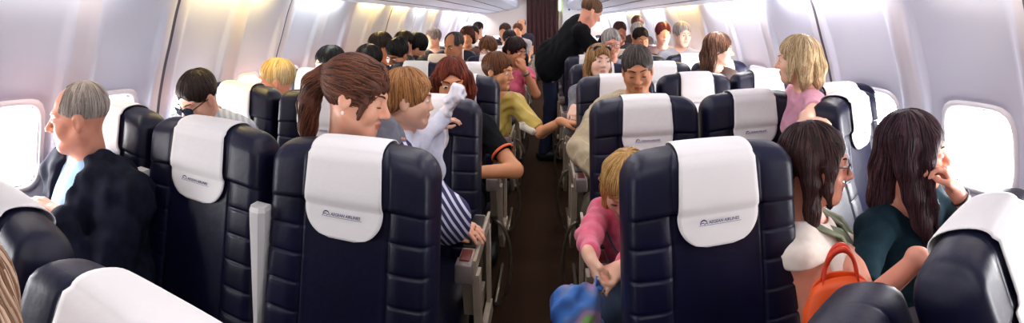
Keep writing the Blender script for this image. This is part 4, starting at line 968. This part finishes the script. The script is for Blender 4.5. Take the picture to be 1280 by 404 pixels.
# blue drawstring bag
c = P(722, 398, 1.27); S = SDF(c - .16, c + .20, .005)
S.ell(c, (.062, .05, .085), None, .02); S.cone(c + (.010, 0, .03), c + (.050, .0, .088), .052, .009, .02); S.cone(c + (-.012, 0, .0), c + (-.035, 0, .035), .05, .035, .03)
S.wrinkle(.006, 55, 3); V, Q = S.surf()
q = N('printed blue cloth'); tc = q.n('ShaderNodeTexCoord'); vo = q.n('ShaderNodeTexNoise', Scale=11.0, Detail=1.0); q.l(tc.outputs['Object'], vo.inputs['Vector'])
rp = q.n('ShaderNodeValToRGB'); cr = rp.color_ramp; cr.interpolation = 'EASE'
cr.elements[0].position = .30; cr.elements[0].color = (*hexc('1c3f7c'), 1); cr.elements[1].position = .46; cr.elements[1].color = (*hexc('2f68b4'), 1)
for ps, cc in ((.54, '5f77a8'), (.60, 'a880a8'), (.68, '7fa860')): el = cr.elements.new(ps); el.color = (*hexc(cc), 1)
q.l(vo.outputs['Fac'], rp.inputs['Fac']); q.l(rp.outputs['Color'], q.b.inputs['Base Color']); q.b.inputs['Roughness'].default_value = .6
bag = thing('drawstring_bag', 'small shiny blue drawstring bag hanging from the hands of the girl', 'bag', c); obj('bag_body', mesh_np('bag_body', V - c, Q, q.m), bag)
b = MB(); A_ = np.array((.048, 0, .085)); h1 = girl['A'][-1][1] + unit(girl['A'][-1][2]) * .06 - c; h2 = girl['A'][1][1] + unit(girl['A'][1][2]) * .06 - c
b.tube([A_, (A_ + h2) / 2 + (0, -.01, -.01), h2], .006, 6); b.tube([A_ - (0, 0, .02), A_ + (.004, -.01, .03), h1 * .6 + h2 * .4, h2 + (0, 0, .006)], .0055, 6); b.tube([h1, (h1 + h2) / 2 + (0, 0, .004), h2], .006, 6)
obj('drawstring', b.build('drawstring', mat('blue cord', hexc('2b6fc4'), .6)), bag)
# white shoe by the mustard shirt
c = P(660, 162, 2.95); S = SDF(c - .14, c + .14, .005); S.cone(c + (-.05, .03, .02), c + (.05, -.03, -.015), .030, .034, .02); S.cone(c + (-.05, .03, .02), c + (-.065, .035, .07), .032, .030, .02); S.half(c + (-.065, .035, .065), (0, 0, 1)); S.cone(c + (-.065, .035, .04), c + (-.065, .035, .10), .022, .022, .004, True)
V, Q = S.surf(); o = obj('shoe', mesh_np('shoe', (V - c) * .62, Q, cloth('c9bda8', 'd8ccb8')), None, c); tag(o, 'small pale shoe at the aisle armrest below the mustard shirt', 'shoe')
